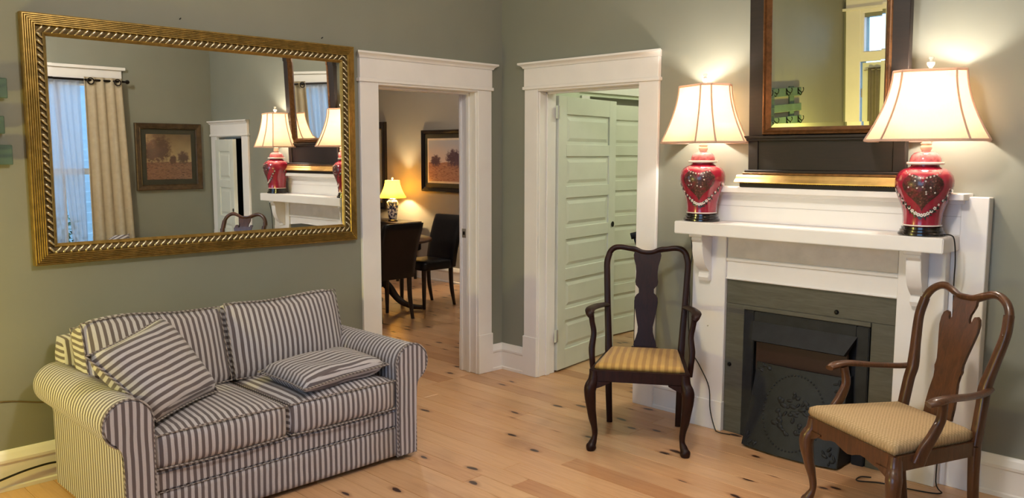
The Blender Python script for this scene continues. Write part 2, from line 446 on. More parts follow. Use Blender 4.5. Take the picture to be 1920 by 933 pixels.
struct(boxes('wall_south', [((0, YS-.15, 0), (D3[0], YS, H)), ((D3[0], YS-.15, 2.27), (.235, YS, 2.66)), ((.235, YS-.15, D3[2]), (D3[1], YS, 2.27)),
       ((D3[0], YS-.15, D3[2]), (.235, YS, 2.27)), ((D3[0], YS-.15, 2.66), (D3[1], YS, H)), ((1.06, YS-.15, 2.27), (D3[1], YS, 2.66)),
       ((D3[1], YS-.15, 0), (2.4, YS, H)), ((2.4, YS-.15, 0), (4.6, YS, .5)), ((2.4, YS-.15, 2.6), (4.6, YS, H)), ((4.6, YS-.15, 0), (6.3, YS, H))], WALL), 'sage green wall with the front door, seen in the mantel mirror', 'wall')
struct(boxes('ceiling', [((-5.6, YS-.15, H), (6.45, 3.2, H+.1))], CEIL), 'white ceiling over the rooms', 'ceiling')
struct(boxes('wall_dining', [((-5.4, 2.466, 0), (-TA, 2.616, H)), ((-5.55, -1.7, 0), (-5.4, 2.616, H)), ((-5.4, -1.85, 0), (-TA, -1.7, H)), ((-TA-.06, 0.17, 0), (-TA, 2.466, H))], WALL2),
       'grey walls of the dining room beyond the doorway', 'wall')
struct(boxes('wall_back_room', [((-TA, TB, 0), (-.10, 1.08, H)), ((-TA, 1.08, 2.05), (-.10, 1.93, H)), ((-TA, 1.93, 0), (-.10, 3.0, H)), ((-.1, 2.9, 0), (2.4, 3.05, H)), ((2.25, TB, 0), (2.4, 2.9, H))], WALL3),
       'pale green walls of the back room behind the open door', 'wall')
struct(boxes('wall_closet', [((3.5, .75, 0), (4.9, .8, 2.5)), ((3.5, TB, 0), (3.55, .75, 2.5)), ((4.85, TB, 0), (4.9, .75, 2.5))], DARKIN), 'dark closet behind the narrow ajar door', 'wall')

# ---- floor: individual pine planks
fl = struct(boxes('floor', [((-5.55, YS-.15, -.06), (6.45, 3.05, -.021))], SUB), 'honey pine plank floor with dark knots', 'floor')
def planks(x0, x1, y0, y1, wd, lmin, lmax, off=0):
    y = y0
    while y < y1-.02:
        yy = min(y+wd, y1); x = x0-random.uniform(0, lmax*.7)
        while x < x1-.01:
            L = random.uniform(lmin, lmax); a, b = max(x, x0), min(x+L, x1)
            if x1-b < .35: b = x1
            if b-a > .05:
                dz = random.uniform(-.0006, .0004)
                box('plank', (a+.0008, y+.0010, -.02), (b-.0008, yy-.0010, dz), PINE, fl, bev=.0012)
            x = b if b == x1 else x+L
        y = yy
planks(-.02, 4.66, YS, .04, .127, 1.7, 3.6)
planks(4.66, 6.3, YS, -3.0, .40, 1.7, 3.6)
planks(-5.4, -.02, -1.7, 2.466, .138, 2.0, 4.0)
planks(-.1, 2.25, .04, 2.9, .135, 1.8, 3.2)
planks(3.9, 4.5, .04, .75, .2, 1.8, 3.2)

# ---- door casings
def casing(name, label, a0, a1, top, P, depth, cl, cr, hz=(2.04, 2.165, 2.203)):
    """P(a, out, z) -> xyz; out>0 into the room; a0..a1 opening; cl/cr casing widths"""
    t = struct(empty(name), label, 'door trim')
    def bx(n, a, b, o0, o1, z0, z1, bev=.003):
        p, q = P(a, o0, z0), P(b, o1, z1)
        return box(n, [min(i, j) for i, j in zip(p, q)], [max(i, j) for i, j in zip(p, q)], WHITE, t, bev)
    h0, h1, h2 = hz
    for s in (0, 1):
        i, e = (a0, a0-cl) if s == 0 else (a1, a1+cr)
        k = -1 if s == 0 else 1
        bx('casing', i, e, 0, .024, .27, h0-.018)
        bx('plinth_block', i-k*.002, e+k*.008, 0, .030, 0, .285)
        bx('jamb', i, i+k*.02, -depth, .002, 0, top)
        bx('door_stop', i, i-k*.012, -depth*.62, -depth*.40, 0, top, .002)
        bx('jamb_bead', i+k*.002, i-k*.006, -.012, .004, 0, top, .002)
    bx('jamb_head', a0-.02, a1+.02, -depth, .002, top, top+.02)
    bx('door_stop', a0, a1, -depth*.62, -depth*.40, top-.012, top, .002)
    bx('casing', a0, a1, 0, .022, top+.002, h0-.016)
    bx('bead_moulding', a0-cl-.012, a1+cr+.012, 0, .036, h0-.02, h0+.002)
    bx('header_board', a0-cl-.002, a1+cr+.002, 0, .030, h0, h1)
    e0, e1 = a0-cl-.002, a1+cr+.002
    prof = [(0, h1), (.034, h1), (.040, h1+.012), (.050, h1+.020), (.062, h1+.026), (.062, h2), (0, h2)]
    V, F = [], []
    for a, sg in ((e0, -1), (e1, 1)):
        for o, z in prof: V.append(P(a+sg*max(0, o-.028), o, z))
    n = len(prof)
    F = [(i, (i+1) % n, n+(i+1) % n, n+i) for i in range(n)]+[tuple(range(n)), tuple(range(n, 2*n))]
    mo('cap_moulding', V, F, WHITE, t)
    return t
PA = lambda a, o, z: (o, a, z)
PB = lambda a, o, z: (a, -o, z)
t1 = casing('trim_1', 'white casing of the doorway to the dining room, beside the gold mirror', O1[0], O1[1], O1[2], PA, TA, .14, .13)
box('strike_plate', (-.155, -.2585, .98), (-.10, -.2545, 1.045), NICKEL, t1, .001); box('latch_hole', (-.138, -.2592, 1.0), (-.118, -.2584, 1.025), BLACKM, t1, 0)
casing('trim_2', 'white casing of the doorway with the panelled door, beside the mantel', O2[0], O2[1], O2[2], PB, TB, .124, .147)
casing('trim_3', 'narrow white casing of the closet, seen in the gold mirror', O3[0], O3[1], O3[2], PB, TB, .135, .135, (1.785, 1.893, 1.93))
PD = lambda a, o, z: (-TA-o, a, z)
casing('trim_4', 'white casing on the dining room side of its doorway', O1[0], O1[1], O1[2], PD, .002, .14, .13)

# ---- panelled doors
def door(name, label, width, height, panels, loc, rz, swing=1, knob=None, thick=.038, hinges=(.26, 1.86), knob_mat=BLACKM):
    """local: hinge edge at x=0, leaf along +x, thickness y 0..thick"""
    t = struct(thing(name, label, 'door', loc, rz), label, 'door')
    st = .105
    for a, b in ((0, st), (width-st, width)): box('stile', (a, 0, 0), (b, thick, height), DOORP, t, .002)
    zs = []; rails = len(panels)+1
    z = 0.; rr = [.14]+[.085]*(len(panels)-1)+[.125]
    tot = height-sum(rr); s = sum(panels)
    for i in range(rails):
        box('rail', (st, 0, z), (width-st, thick, z+rr[i]), DOORP, t, .002); z += rr[i]
        if i < len(panels):
            ph = tot*panels[i]/s
            V, F = [], []
            for sd, y0, y1 in ((0, .012, .004), (1, thick-.012, thick-.004)):
                b = len(V)
                for ins, y in ((0, y0), (.022, y0), (.045, y1), (.05, y1)):
                    V += [(st+ins, y, z+ins), (width-st-ins, y, z+ins), (width-st-ins, y, z+ph-ins), (st+ins, y, z+ph-ins)]
                for k in range(3):
                    for q in range(4): F.append((b+k*4+q, b+k*4+(q+1) % 4, b+k*4+4+(q+1) % 4, b+k*4+4+q))
                F.append((b+12, b+13, b+14, b+15))
            mo('panel', V, F, DOORP, t); z += ph
    if knob:
        for y in (-.002, thick+.002):
            lathe('knob_hole', [(.0, 0), (.018, 0), (.022, .003), (.022, .004)], knob_mat, t, 16, (0, 0, 0)).matrix_local = Matrix.Translation((width-.045, y, knob)) @ Matrix.Rotation(PI/2, 4, 'X')
    for hz in hinges:
        hg = sweep('hinge', [(-.006, -.004, hz-.045), (-.006, -.004, hz+.045)], .006, NICKEL, t, m=1)
        for s2 in (-1, 1): box('hinge_leaf', (-.006+min(0, s2*.034), -.0022, hz-.045), (-.006+max(0, s2*.034), .0006, hz+.045), DOORP, hg, .001)
    return t
door('door_1', 'white six panel door standing open into the back room', .83, 1.975, [1, 1, 1, 1, 1, 1], (.382, .187, .012), math.radians(99.0), knob=1.02)
door('door_2', 'white panelled door closed in the back room wall', .83, 1.985, [1, 1, 1, 1, 1, 1], (-.105, 1.09, .01), math.radians(90), knob=1.02, hinges=())
bx2 = struct(boxes('trim_6', [((-.10, .98, 0), (-.08, 1.08, 2.05)), ((-.10, 1.93, 0), (-.08, 2.03, 2.05)), ((-.10, .98, 2.08), (-.08, 2.03, 2.2))], WHITE), 'white casing round the closed door in the back room', 'door trim')
door('door_4', 'narrow white panelled closet door ajar, seen in the gold mirror', .535, 1.72, [1, 1, 1, 1], (4.470, -.012, .01), math.radians(180+7), knob=.98, hinges=(.3, 1.5))

# ---- baseboards
BBP = [(0, 0), (.026, 0), (.026, .018), (.019, .024), (.019, .130), (.026, .137), (.027, .150), (.020, .165), (.014, .178), (.006, .19), (0, .192)]
def bb(name, p0, p1, nrm, label):
    o = extr(name, BBP, p0, p1, nrm, WHITE); struct(o, label, 'baseboard')
bb('baseboard_west', (0, YS), (0, O1[0]-.148), (1, 0), 'white baseboard behind the striped loveseat')
bb('baseboard_corner_west', (0, O1[1]+.138), (0, 0), (1, 0), 'short white baseboard beside the dining room doorway')
bb('baseboard_corner_north', (0, 0), (O2[0]-.132, 0), (0, -1), 'short white baseboard beside the panelled door casing')
bb('baseboard_north_left', (O2[1]+.155, 0), (1.70, 0), (0, -1), 'white baseboard between the door casing and the mantel')
bb('baseboard_north_right', (3.225, 0), (O3[0]-.145, 0), (0, -1), 'white baseboard right of the mantel')
bb('baseboard_east', (XE, -3.0), (XE, 0), (-1, 0), 'white baseboard under the curtained window')
bb('baseboard_dining', (-5.4, 2.466), (-.23, 2.466), (0, -1), 'white baseboard along the dining room wall')
bb('baseboard_back_room', (-.10, TB), (-.10, .98), (1, 0), 'white baseboard in the back room')

# ---- east window (seen in the gold mirror) with curtains
wn = struct(empty('window_1'), 'tall white sash window behind sheer curtains, seen in the gold mirror', 'window')
y0, y1, z0, z1 = W1
for a, b in ((y0-.13, y0), (y1, y1+.10)): box('casing', (XE-.022, a, z0-.02), (XE, b, z1+.02), WHITE, wn)
box('header_board', (XE-.028, y0-.135, z1+.01), (XE, y1+.11, z1+.11), WHITE, wn); box('cap_moulding', (XE-.055, y0-.165, z1+.11), (XE, y1+.14, z1+.14), WHITE, wn)
box('sill', (XE-.07, y0-.16, z0-.03), (XE+.1, y1+.13, z0), WHITE, wn)
zm = (z0+z1)/2+.0; zm = 1.40
for (za, zb, xo) in ((z0, zm+.02, .05), (zm-.02, z1, .085)):
    sh = boxes('sash', [((XE+xo, y0, za), (XE+xo+.03, y0+.05, zb)), ((XE+xo, y1-.05, za), (XE+xo+.03, y1, zb)), ((XE+xo, y0+.05, za), (XE+xo+.03, y1-.05, za+.05)),
        ((XE+xo, y0+.05, zb-.05), (XE+xo+.03, y1-.05, zb)), ((XE+xo, (y0+y1)/2-.012, za+.05), (XE+xo+.03, (y0+y1)/2+.012, zb-.05))], WHITE, wn)
    for a, b in ((y0+.05, (y0+y1)/2-.012), ((y0+y1)/2+.012, y1-.05)): box('pane', (XE+xo+.012, a, za+.05), (XE+xo+.016, b, zb-.05), GLASS, sh, 0)
def curtain(name, mat, x, ya, yb, zt, zb_, folds, amp, label, cat, group=None, axis='x', yb_bot=None, ya_bot=None, thick=.003):
    n, m = folds*10, 14; V, F = [], []
    ph = [random.uniform(0, 6) for _ in range(4)]
    for side in (0, 1):
        for j in range(m+1):
            t = j/m; z = zt+(zb_-zt)*t
            a = ya+((ya_bot if ya_bot is not None else ya)-ya)*t; b = yb+((yb_bot if yb_bot is not None else yb)-yb)*t
            for i in range(n+1):
                s = i/n; d = amp*math.sin(2*PI*folds*s+ph[0])+amp*.3*math.sin(2*PI*folds*.5*s+ph[1]+t*1.2)
                d *= .75+.25*t
                q = a+(b-a)*s+.15*amp*math.sin(4*PI*folds*s+ph[2]); dd = d+side*thick
                V.append((x+dd, q, z) if axis == 'x' else (q, x+dd, z))
    w_ = n+1; K = (m+1)*w_
    for j in range(m):
        for i in range(n):
            F.append((j*w_+i, j*w_+i+1, (j+1)*w_+i+1, (j+1)*w_+i)); F.append((K+j*w_+i, K+(j+1)*w_+i, K+(j+1)*w_+i+1, K+j*w_+i+1))
    for j in range(m):
        for i in (0, n): F.append((j*w_+i, (j+1)*w_+i, K+(j+1)*w_+i, K+j*w_+i))
    for i in range(n):
        for j in (0, m): F.append((j*w_+i, j*w_+i+1, K+j*w_+i+1, K+j*w_+i))
    o = mo(name, V, F, mat, None, 'all'); return tag(o, label, cat, group)
RX, RZ = XE-.10, 2.295
rod = thing('curtain_rod', 'dark bronze curtain rod above the tall window, seen in the gold mirror', 'curtain rod', (RX, -1.5, RZ))
sweep('rod', [(0, -.62, 0), (0, .55, 0)], .011, ROD, rod, m=1)
for s in (-1, 1):
    lathe('finial', [(0, -.022), (.016, -.016), (.023, 0), (.016, .016), (0, .022)], ROD, rod, 14, (0, .575 if s > 0 else -.64, 0))
    sweep('bracket', [(.1, .50 if s > 0 else -.55, -.01), (0, .50 if s > 0 else -.55, -.012)], .006, ROD, rod, m=1)
dr = curtain('drape', DRAPE, RX-.0, -1.34, -.985, RZ+.03, .02, 4, .018, 'cream linen drape hanging on the picture side of the window', 'curtain', 'drapes at the window', ya_bot=-1.33, yb_bot=-.90)
for q in (-1.285, -1.03):
    V, F = sweep('', [(.03*math.cos(a), 0, .03*math.sin(a)) for a in [2*PI*i/10 for i in range(10)]], .006, ROD, closed=True, m=2, up=(0, 1, 0), raw=True)
    g = mo('grommet', [Vector((RX-.03, q, RZ-.012))+Matrix.Rotation(PI/2, 3, 'Z') @ v for v in V], F, ROD, dr, True)
curtain('drape', DRAPE, RX, -2.16, -1.86, RZ+.03, .02, 5, .026, 'cream linen drape hanging on the far side of the window', 'curtain', 'drapes at the window')
curtain('sheer_curtain', SHEER, XE-.062, -1.62, -1.36, RZ-.01, .05, 4, .012, 'white sheer curtain panel next to the cream drape', 'curtain', 'sheer curtains', ya_bot=-1.45, thick=.001)
curtain('sheer_curtain', SHEER, XE-.042, -1.98, -1.54, RZ-.01, .05, 7, .012, 'white sheer curtain panel in the middle of the window', 'curtain', 'sheer curtains', yb_bot=-1.56, thick=.001)

w3 = struct(empty('added_window'), 'large plain window assumed behind the camera, added for cool daylight', 'window')  # unseen window, assumed here to bring cool daylight onto the mantel side
frame_loop('sash', 2.4, 4.6, .5, 2.6, [(0, -.05), (0, .02), (.06, .02), (.06, -.05)], lambda a, b, h: (a, YS-.06+h, b), WHITE, w3)
box('mullion', (3.48, YS-.09, .56), (3.52, YS-.05, 2.54), WHITE, w3)
for a, b in ((2.46, 3.48), (3.52, 4.54)): box('pane', (a, YS-.072, .56), (b, YS-.068, 2.54), GLASS, w3, 0)

# outside the window: neighbouring house, ground, shrub
ng = tag(boxes('garden_ground', [((4.8, -9, -.5), (16, 6, -.45)), ((-4, -14, -.5), (16, YS-.15, -.45))], GROUND), 'ground outside the windows', 'ground', kind='structure')
nh = thing('neighbour_house', 'pale clapboard house outside the window', 'house', (9.5, -1.5, -.45))
for i in range(22):
    z = i*.16
    box('siding_board', (-.02, -4, z), (.02, 4, z+.165), SIDING, nh, 0, rot=Matrix.Rotation(-.08, 3, 'Y'))
box('roof_edge', (-.4, -4.2, 3.5), (.2, 4.2, 3.62), simple('dark_roof', '4b4f58', .8), nh)
def shrub(name, loc, rx, rz, n, label):
    V, F = [], []
    for i in range(n):
        d = Vector((random.gauss(0, 1), random.gauss(0, 1), random.gauss(0, 1))).normalized()
        p = Vector((d.x*rx, d.y*rx, rz+d.z*rz))*random.uniform(.7, 1); a = Vector((random.uniform(-1, 1), random.uniform(-1, 1), random.uniform(-1, 1))).normalized()*.05
        b = a.cross(d).normalized()*.03; k = len(V); V += [p-a, p+b, p+a, p-b]; F.append((k, k+1, k+2, k+3))
    sh = thing(name, label, 'shrub', loc); mo('foliage', V, F, LEAF, sh, False)['kind'] = 'stuff'
    sweep('stem', [(0, 0, 0), (.02, 0, rz), (.05, .03, rz*1.5)], [.03, .02, .008], SUB, sh)
shrub('shrub', (7.6, -1.1, -.45), .7, .75, 900, 'leafy shrub outside the window')

# ---- front door in the south wall (seen in the mantel mirror)
d3 = struct(empty('window_2'), 'white transom window over the front door, seen in the mantel mirror', 'window')
box('casing', (0.03, YS, 0), (.20, YS+.028, 2.75), WHITE, d3); box('casing', (1.10, YS, 0), (1.24, YS+.028, 2.75), WHITE, d3)
box('transom_bar', (.20, YS-.02, D3[2]-.0), (1.10, YS+.022, 2.235), WHITE, d3)
box('header_board', (.03, YS, 2.75), (1.26, YS+.03, 2.95), WHITE, d3); box('cap_moulding', (.0, YS, 2.745), (1.28, YS+.06, 2.775), WHITE, d3)
frame_loop('transom_sash', .195, 1.105, 2.23, 2.75, [(0, 0), (0, .024), (.035, .024), (.045, .012), (.045, -.05)], lambda a, b, h: (a, YS+h, b), WHITE, d3)
box('pane', (.235, YS-.06, 2.27), (1.06, YS-.055, 2.66), GLASS, d3, 0)
fd = struct(thing('door_3', 'white front door with a curtained glass light, seen in the mantel mirror', 'door', (.225, YS, 0)), 'white front door with a curtained glass light, seen in the mantel mirror', 'door')
frame_loop('leaf', 0, .85, .012, 2.145, [(0, -.02), (0, .012), (.10, .012), (.112, .004), (.112, -.03)], lambda a, b, h: (a, h, b), DOORP, fd)
box('lower_panel', (.1, -.02, .1), (.75, .004, .85), DOORP, fd); box('pane', (.11, -.016, .85), (.74, -.012, 2.04), GLASS, fd, 0)
for hz in (.3, 1.8): sweep('hinge', [(-.008, .012, hz-.05), (-.008, .012, hz+.05)], .007, NICKEL, fd, m=1)
curtain('door_curtain', DRAPE_G, YS+.045, .30, .92, 2.085, .90, 9, .014, 'grey gathered curtain on the front door glass', 'curtain', axis='y')
crod = tag(sweep('door_curtain_rod', [(.255, YS+.045, 2.06), (.96, YS+.045, 2.06)], .005, NICKEL, None, m=1), 'thin rod holding the grey door curtain', 'curtain rod')
for xx in (.27, .945):
    box('rod_bracket', (xx-.006, YS+.011, 2.052), (xx+.006, YS+.045, 2.066), NICKEL, crod, .001)
# ================================================================== LOVESEAT
def loveseat(name, label, cat, loc, rz, hl, ncush):
    """local: back toward -x (x -.46...47), length along y (-hl..hl inside arms)"""
    t = thing(name, label, cat, loc, rz)
    XB, XFR = -.44, .465
    # body
    body = box('base_frame', (XB+.02, -hl, .06), (XFR-.05, hl, .265), FAB_Y, t, .006)
    box('front_rail', (XFR-.05, -hl-.004, .182), (XFR-.012, hl+.004, .268), FAB_Y, t, .008)
    V, F = rbox((.03, hl+.002, .0795), .012, 5); mo('front_panel', [v+Vector((XFR-.036, 0, .1025)) for v in V], F, FAB_Y, t, 'all')
    sweep('rail_seam', [(XFR-.006, -hl, .183), (XFR-.006, hl, .183)], .002, FAB_P, t, m=1)
    # arms
    for s in (-1, 1):
        prof = [(0, .03), (0, .47)]
        cx, cz, R = .098, .505, .1
        prof = [(0, .025)]+[(cx+R*math.cos(a), cz+R*math.sin(a)) for a in [math.radians(d) for d in range(190, -71, -13)]]+[(.125, .40), (.12, .37), (.12, .025)]
        def fn(a, b, d, s=s): return (d, s*(hl+a), b)
        arm = prism('arm', prof, XB+.04, XFR, fn, FAB_X, t, bev=0)
        cpr = [(cx+(a-cx)*.985, cz+(b-cz)*.985) if b > .38 else (a*.97+.002, b) for a, b in prof]
        pn = prism('arm_front_panel', cpr, XFR-.01, XFR+.012, fn, FAB_Y, arm, bev=.006)
        ring = [(XFR+.006, s*(hl+a), b) for a, b in prof]
        sweep('piping', ring, .0045, FAB_P, arm, sec=CIRC[::2], m=1)
        sweep('scroll_seam', [(XB+.05, s*(hl+.126), .405), (XFR-.01, s*(hl+.126), .405)], .004, FAB_P, arm, sec=CIRC[::2], m=1)
    # back
    V, F = rbox((.10, hl+.085, .345), .05, 6)
    bk = mo('back', [Vector((v.x*(1-.2*(v.z+.36))-.35-.06*(v.z+.36)/.72, v.y, v.z+.385)) for v in V], F, FAB_Y, t, 'all')
    # seat cushions
    wd = 2*hl/ncush
    for i in range(ncush):
        cy = -hl+wd*(i+.5); hw = wd/2-.003
        hx, hz = .31, .083
        V, F = rbox((hx, hw, hz), .036, 9, (.014, .003, .026))
        cu = mo('seat_cushion', [v+Vector((.165, cy, .357)) for v in V], F, FAB_Y, t, 'all')
        for zz in (.357+hz-.012, .357-hz+.012):
            e = .006; ring = []
            for a, b in ((-1, -1), (0, -1), (1, -1), (1, -.33), (1, .33), (1, 1), (0, 1), (-1, 1), (-1, 0)):
                px_ = .165+a*(hx-.007+(.012*(1-abs(b)**2.2) if a == 1 else 0)); ring.append((px_, cy+b*(hw-.007), zz+(.010 if zz > .357 else -.004)*(1-min(1, abs(b))**2)*(1 if a == 1 else .4)))
            sweep('piping', ring, .0040, FAB_P, cu, sec=CIRC[::2], m=1, closed=True)
    # back cushions, leaning
    for i in range(ncush):
        cy = -hl-.075+(2*hl+.12)/ncush*(i+.5); hw = (2*hl+.12)/ncush/2-.004
        hx, hz = .085, .195
        V, F = rbox((hx, hw, hz), .042, 9, (.05, .0, .014))
        tl = Matrix.Rotation(math.radians(-17+i*1.5), 3, 'Y'); o = Vector((-.155, cy, .615))
        sag = lambda v: Vector((v.x, v.y, v.z-.012*math.sin(v.y*9+i*2)*(v.z > 0)))
        cu = mo('back_cushion', [o+tl @ sag(v) for v in V], F, FAB_Y, t, 'all')
        for xx in (hx-.012, -hx+.012):
            ring = []
            for a, b in ((-1, -1), (-.33, -1), (.33, -1), (1, -1), (1, 0), (1, 1), (.33, 1), (-.33, 1), (-1, 1), (-1, 0)):
                ring.append(o+tl @ sag(Vector((xx+(.004 if xx > 0 else 0), a*(hw-.008), b*(hz-.008)+.010*b*(1-abs(a)**2)))))
            sweep('piping', ring, .0040, FAB_P, cu, sec=CIRC[::2], m=1, closed=True)
    for sx in (XB+.08, XFR-.08):
        for sy in (-1, 1): box('foot', (sx-.03, sy*(hl+.06)-.03, 0), (sx+.03, sy*(hl+.06)+.03, .06), BLACKW, t)
    return t
loveseat('loveseat', 'grey and cream striped two seat loveseat below the gold mirror', 'sofa', (.535, -2.348, 0), 0, .617, 2)
loveseat('armchair', 'striped armchair by the window, by the tall window, low under its sill', 'armchair', (4.10, -1.30, 0), PI, .29, 1).scale = (.88, 1, .80)

def pillow(name, label, corners, thick, mat, stripes_along=0, drop=0.0):
    A, B, C_, D = [Vector(c) for c in corners]       # u edge A->B, v edge A->D
    N = 14
    ux = (B-A+C_-D); vy = (D-A+C_-B); nrm = ux.cross(vy).normalized()
    if nrm.z < 0: nrm = -nrm
    cen = (A+B+C_+D)/4; V, F = [], []
    ex = ux.normalized(); ez = nrm; ey = ez.cross(ex)
    R = Matrix((ex, ey, ez))                         # world->local
    for side in (1, -1):
        for j in range(N+1):
            for i in range(N+1):
                a, b = 2*i/N-1, 2*j/N-1
                pin = 1-.045*(1-a*a)*(abs(b)**3)-.0
                pin2 = 1-.045*(1-b*b)*(abs(a)**3)
                aa, bb_ = a*pin2, b*pin
                p = A*(1-aa)*(1-bb_)/4+B*(1+aa)*(1-bb_)/4+C_*(1+aa)*(1+bb_)/4+D*(1-aa)*(1+bb_)/4
                h = ((1-a**4)*(1-b**4))**.45*thick*(1+.06*math.sin(7*a+3*b))
                q = R @ (p-cen); q.z += side*h+.006*math.sin(5*b+2*a)*(1-a*a); V.append(q)
    w_ = N+1
    for sd in (0, 1):
        for j in range(N):
            for i in range(N):
                k = sd*w_*w_+j*w_+i; F.append((k, k+1, k+w_+1, k+w_))
    o = mo(name, V, F, mat, None, 'all')
    bm = bmesh.new(); bm.from_mesh(o.data); bmesh.ops.remove_doubles(bm, verts=bm.verts, dist=1e-4); bmesh.ops.recalc_face_normals(bm, faces=bm.faces); bm.to_mesh(o.data); bm.free()
    o.matrix_world = Matrix.Translation(cen) @ R.transposed().to_4x4()
    ring = [V[i] for i in range(N+1)]+[V[j*w_+N] for j in range(1, N+1)]+[V[N*w_+i] for i in range(N-1, -1, -1)]+[V[j*w_] for j in range(N-1, 0, -1)]
    sweep('piping', ring, .005, FAB_P, o, sec=CIRC[::2], m=1, closed=True)
    return tag(o, label, 'pillow')
pillow('throw_pillow', 'striped throw pillow leaning against the left arm of the loveseat', [(.955, -2.93, .475), (.70, -2.54, .475), (.49, -2.71, .815), (.79, -3.14, .755)], .085, FAB_L)
pillow('throw_pillow', 'striped throw pillow lying flat on the right seat cushion', [(1.01, -2.27, .488), (.95, -1.74, .505), (.50, -1.73, .50), (.60, -2.28, .50)], .062, FAB_L)

pillow('throw_pillow', 'striped throw pillow whose corner peeks up in the gold mirror', [(4.10, -1.42, .40), (4.12, -1.10, .52), (4.27, -1.08, .79), (4.25, -1.40, .60)], .045, FAB_L)
# ================================================================== GOLD WALL MIRROR
gm = thing('wall_mirror', 'large gold framed mirror with silver rope beading above the loveseat', 'mirror', (0, -2.19, 1.05))
a0, a1, b0, b1 = -3.095+2.19, -1.288+2.19, 0., 1.17
fnA = lambda a, b, h: (h, a, b)
prof = [(0, .0), (0, .036)]
for k in range(6):
    uu = .003+k*.0088; prof += [(uu, .037+k*.0022), (uu+.0022, .041+k*.0022), (uu+.0058, .041+k*.0022), (uu+.008, .037+k*.0022)]
prof += [(.057, .044)]
frame_loop('outer_frame', a0, a1, b0, b1, prof, fnA, GOLD, gm)
frame_loop('bead_channel', a0, a1, b0, b1, [(.057, .044), (.060, .038), (.084, .034), (.086, .034)], fnA, GOLD_D, gm)
frame_loop('inner_fillet', a0, a1, b0, b1, [(.085, .0), (.085, .041), (.090, .044), (.094, .041), (.100, .034), (.104, .028)], fnA, GOLD, gm)
frame_loop('mirror_bevel', a0, a1, b0, b1, [(.100, .0310), (.122, .0312)], fnA, MIRROR, gm)
mo('mirror_glass', [fnA(a, b, .0312) for a, b in ((a0+.122, b0+.122), (a1-.122, b0+.122), (a1-.122, b1-.122), (a0+.122, b1-.122))], [(0, 1, 2, 3)], MIRROR, gm)
bdv, bdf = sweep('', [(.013, .0155, 0), (.010, .0075, .003), (.002, 0, .004), (-.006, -.008, .002), (-.0105, -.0135, -.002)], [.0030, .0062, .0048, .0040, .0022], SILV, raw=True, m=3, up=(0, 0, 1), sec=CIRC[::2])
bead0 = None
for side in range(4):
    L = (a1-a0-.142) if side % 2 == 0 else (b1-b0-.142); n = int(round(L/.0335))
    for i in range(n+1):
        s = -L/2+L*i/n
        # local frame: clockwise tangent (seen from the room: right = +a), outward normal
        if side == 0: tg, ou, c = Vector((0, 1, 0)), Vector((0, 0, 1)), Vector((0, (a0+a1)/2+s, b1-.072))
        elif side == 1: tg, ou, c = Vector((0, 0, -1)), Vector((0, 1, 0)), Vector((0, a1-.072, (b0+b1)/2-s))
        elif side == 2: tg, ou, c = Vector((0, -1, 0)), Vector((0, 0, -1)), Vector((0, (a0+a1)/2-s, b0+.072))
        else: tg, ou, c = Vector((0, 0, 1)), Vector((0, -1, 0)), Vector((0, a0+.072, (b0+b1)/2+s))
        if i == n: continue
        if bead0 is None:
            bead0 = mo('rope_bead', bdv, bdf, SILV, None, 'all'); ob = bead0; ob.parent = gm
        else: ob = bpy.data.objects.new('rope_bead', bead0.data); link(ob, gm)
        m4 = Matrix((tg, ou, Vector((1, 0, 0)))).transposed().to_4x4(); m4.translation = c+Vector((.041, 0, 0)); m4 = m4 @ Matrix.Diagonal((1.15, 1.15, 1.15, 1)); ob.matrix_local = m4

# ================================================================== FIREPLACE MANTEL
fm = thing('fireplace_mantel', 'white painted wooden fireplace mantel with bracketed shelf', 'fireplace', (2.39, 0, 0))
def mb(n, x0, x1, y0, y1, z0, z1, mat=WHITE, bev=.003, par=None):
    return box(n, (x0-2.39, y0, z0), (x1-2.39, y1, z1), mat, par or fm, bev)
pf = -.115
mb('pilaster', 1.705, 1.918, pf, 0, 0, 1.14); mb('pilaster', 2.857, 3.072, pf, 0, 0, 1.14)
mb('plinth', 1.700, 1.921, pf-.008, -.001, 0, .17); mb('plinth', 2.854, 3.078, pf-.008, -.001, 0, .17)
mb('frieze_board', 1.918, 2.857, pf+.014, 0, .885, 1.14); mb('frieze_moulding', 1.918, 2.857, pf+.004, pf+.016, .985, 1.003)
mb('embossed_panel', 1.922, 2.853, pf+.009, pf+.0145, 1.006, 1.138, simple('embossed_white_paper', 'd8d0c6', .5, bump=.9, bscale=45))
mb('frieze_moulding', 1.918, 2.857, pf+.004, pf+.02, .882, .892)
mb('side_board', 3.072, 3.222, -.062, 0, 0, 1.385); mb('overmantel_panel', 1.80, 3.108, -.066, 0, 1.205, 1.370); mb('groove_shade_strip', 1.80, 3.108, -.0675, -.0655, 1.292, 1.2935, simple('painted_groove_shade', 'b5aca4', .8), 0)  # shade of a groove imitated by a thin darker strip on the panel
mb('upper_ledge', 1.775, 3.136, -.135, 0, 1.370, 1.400); mb('ledge_moulding', 1.79, 3.122, -.082, -.066, 1.350, 1.371)
mb('mantel_shelf', 1.677, 3.105, -.275, 0, 1.135, 1.205, bev=.004)
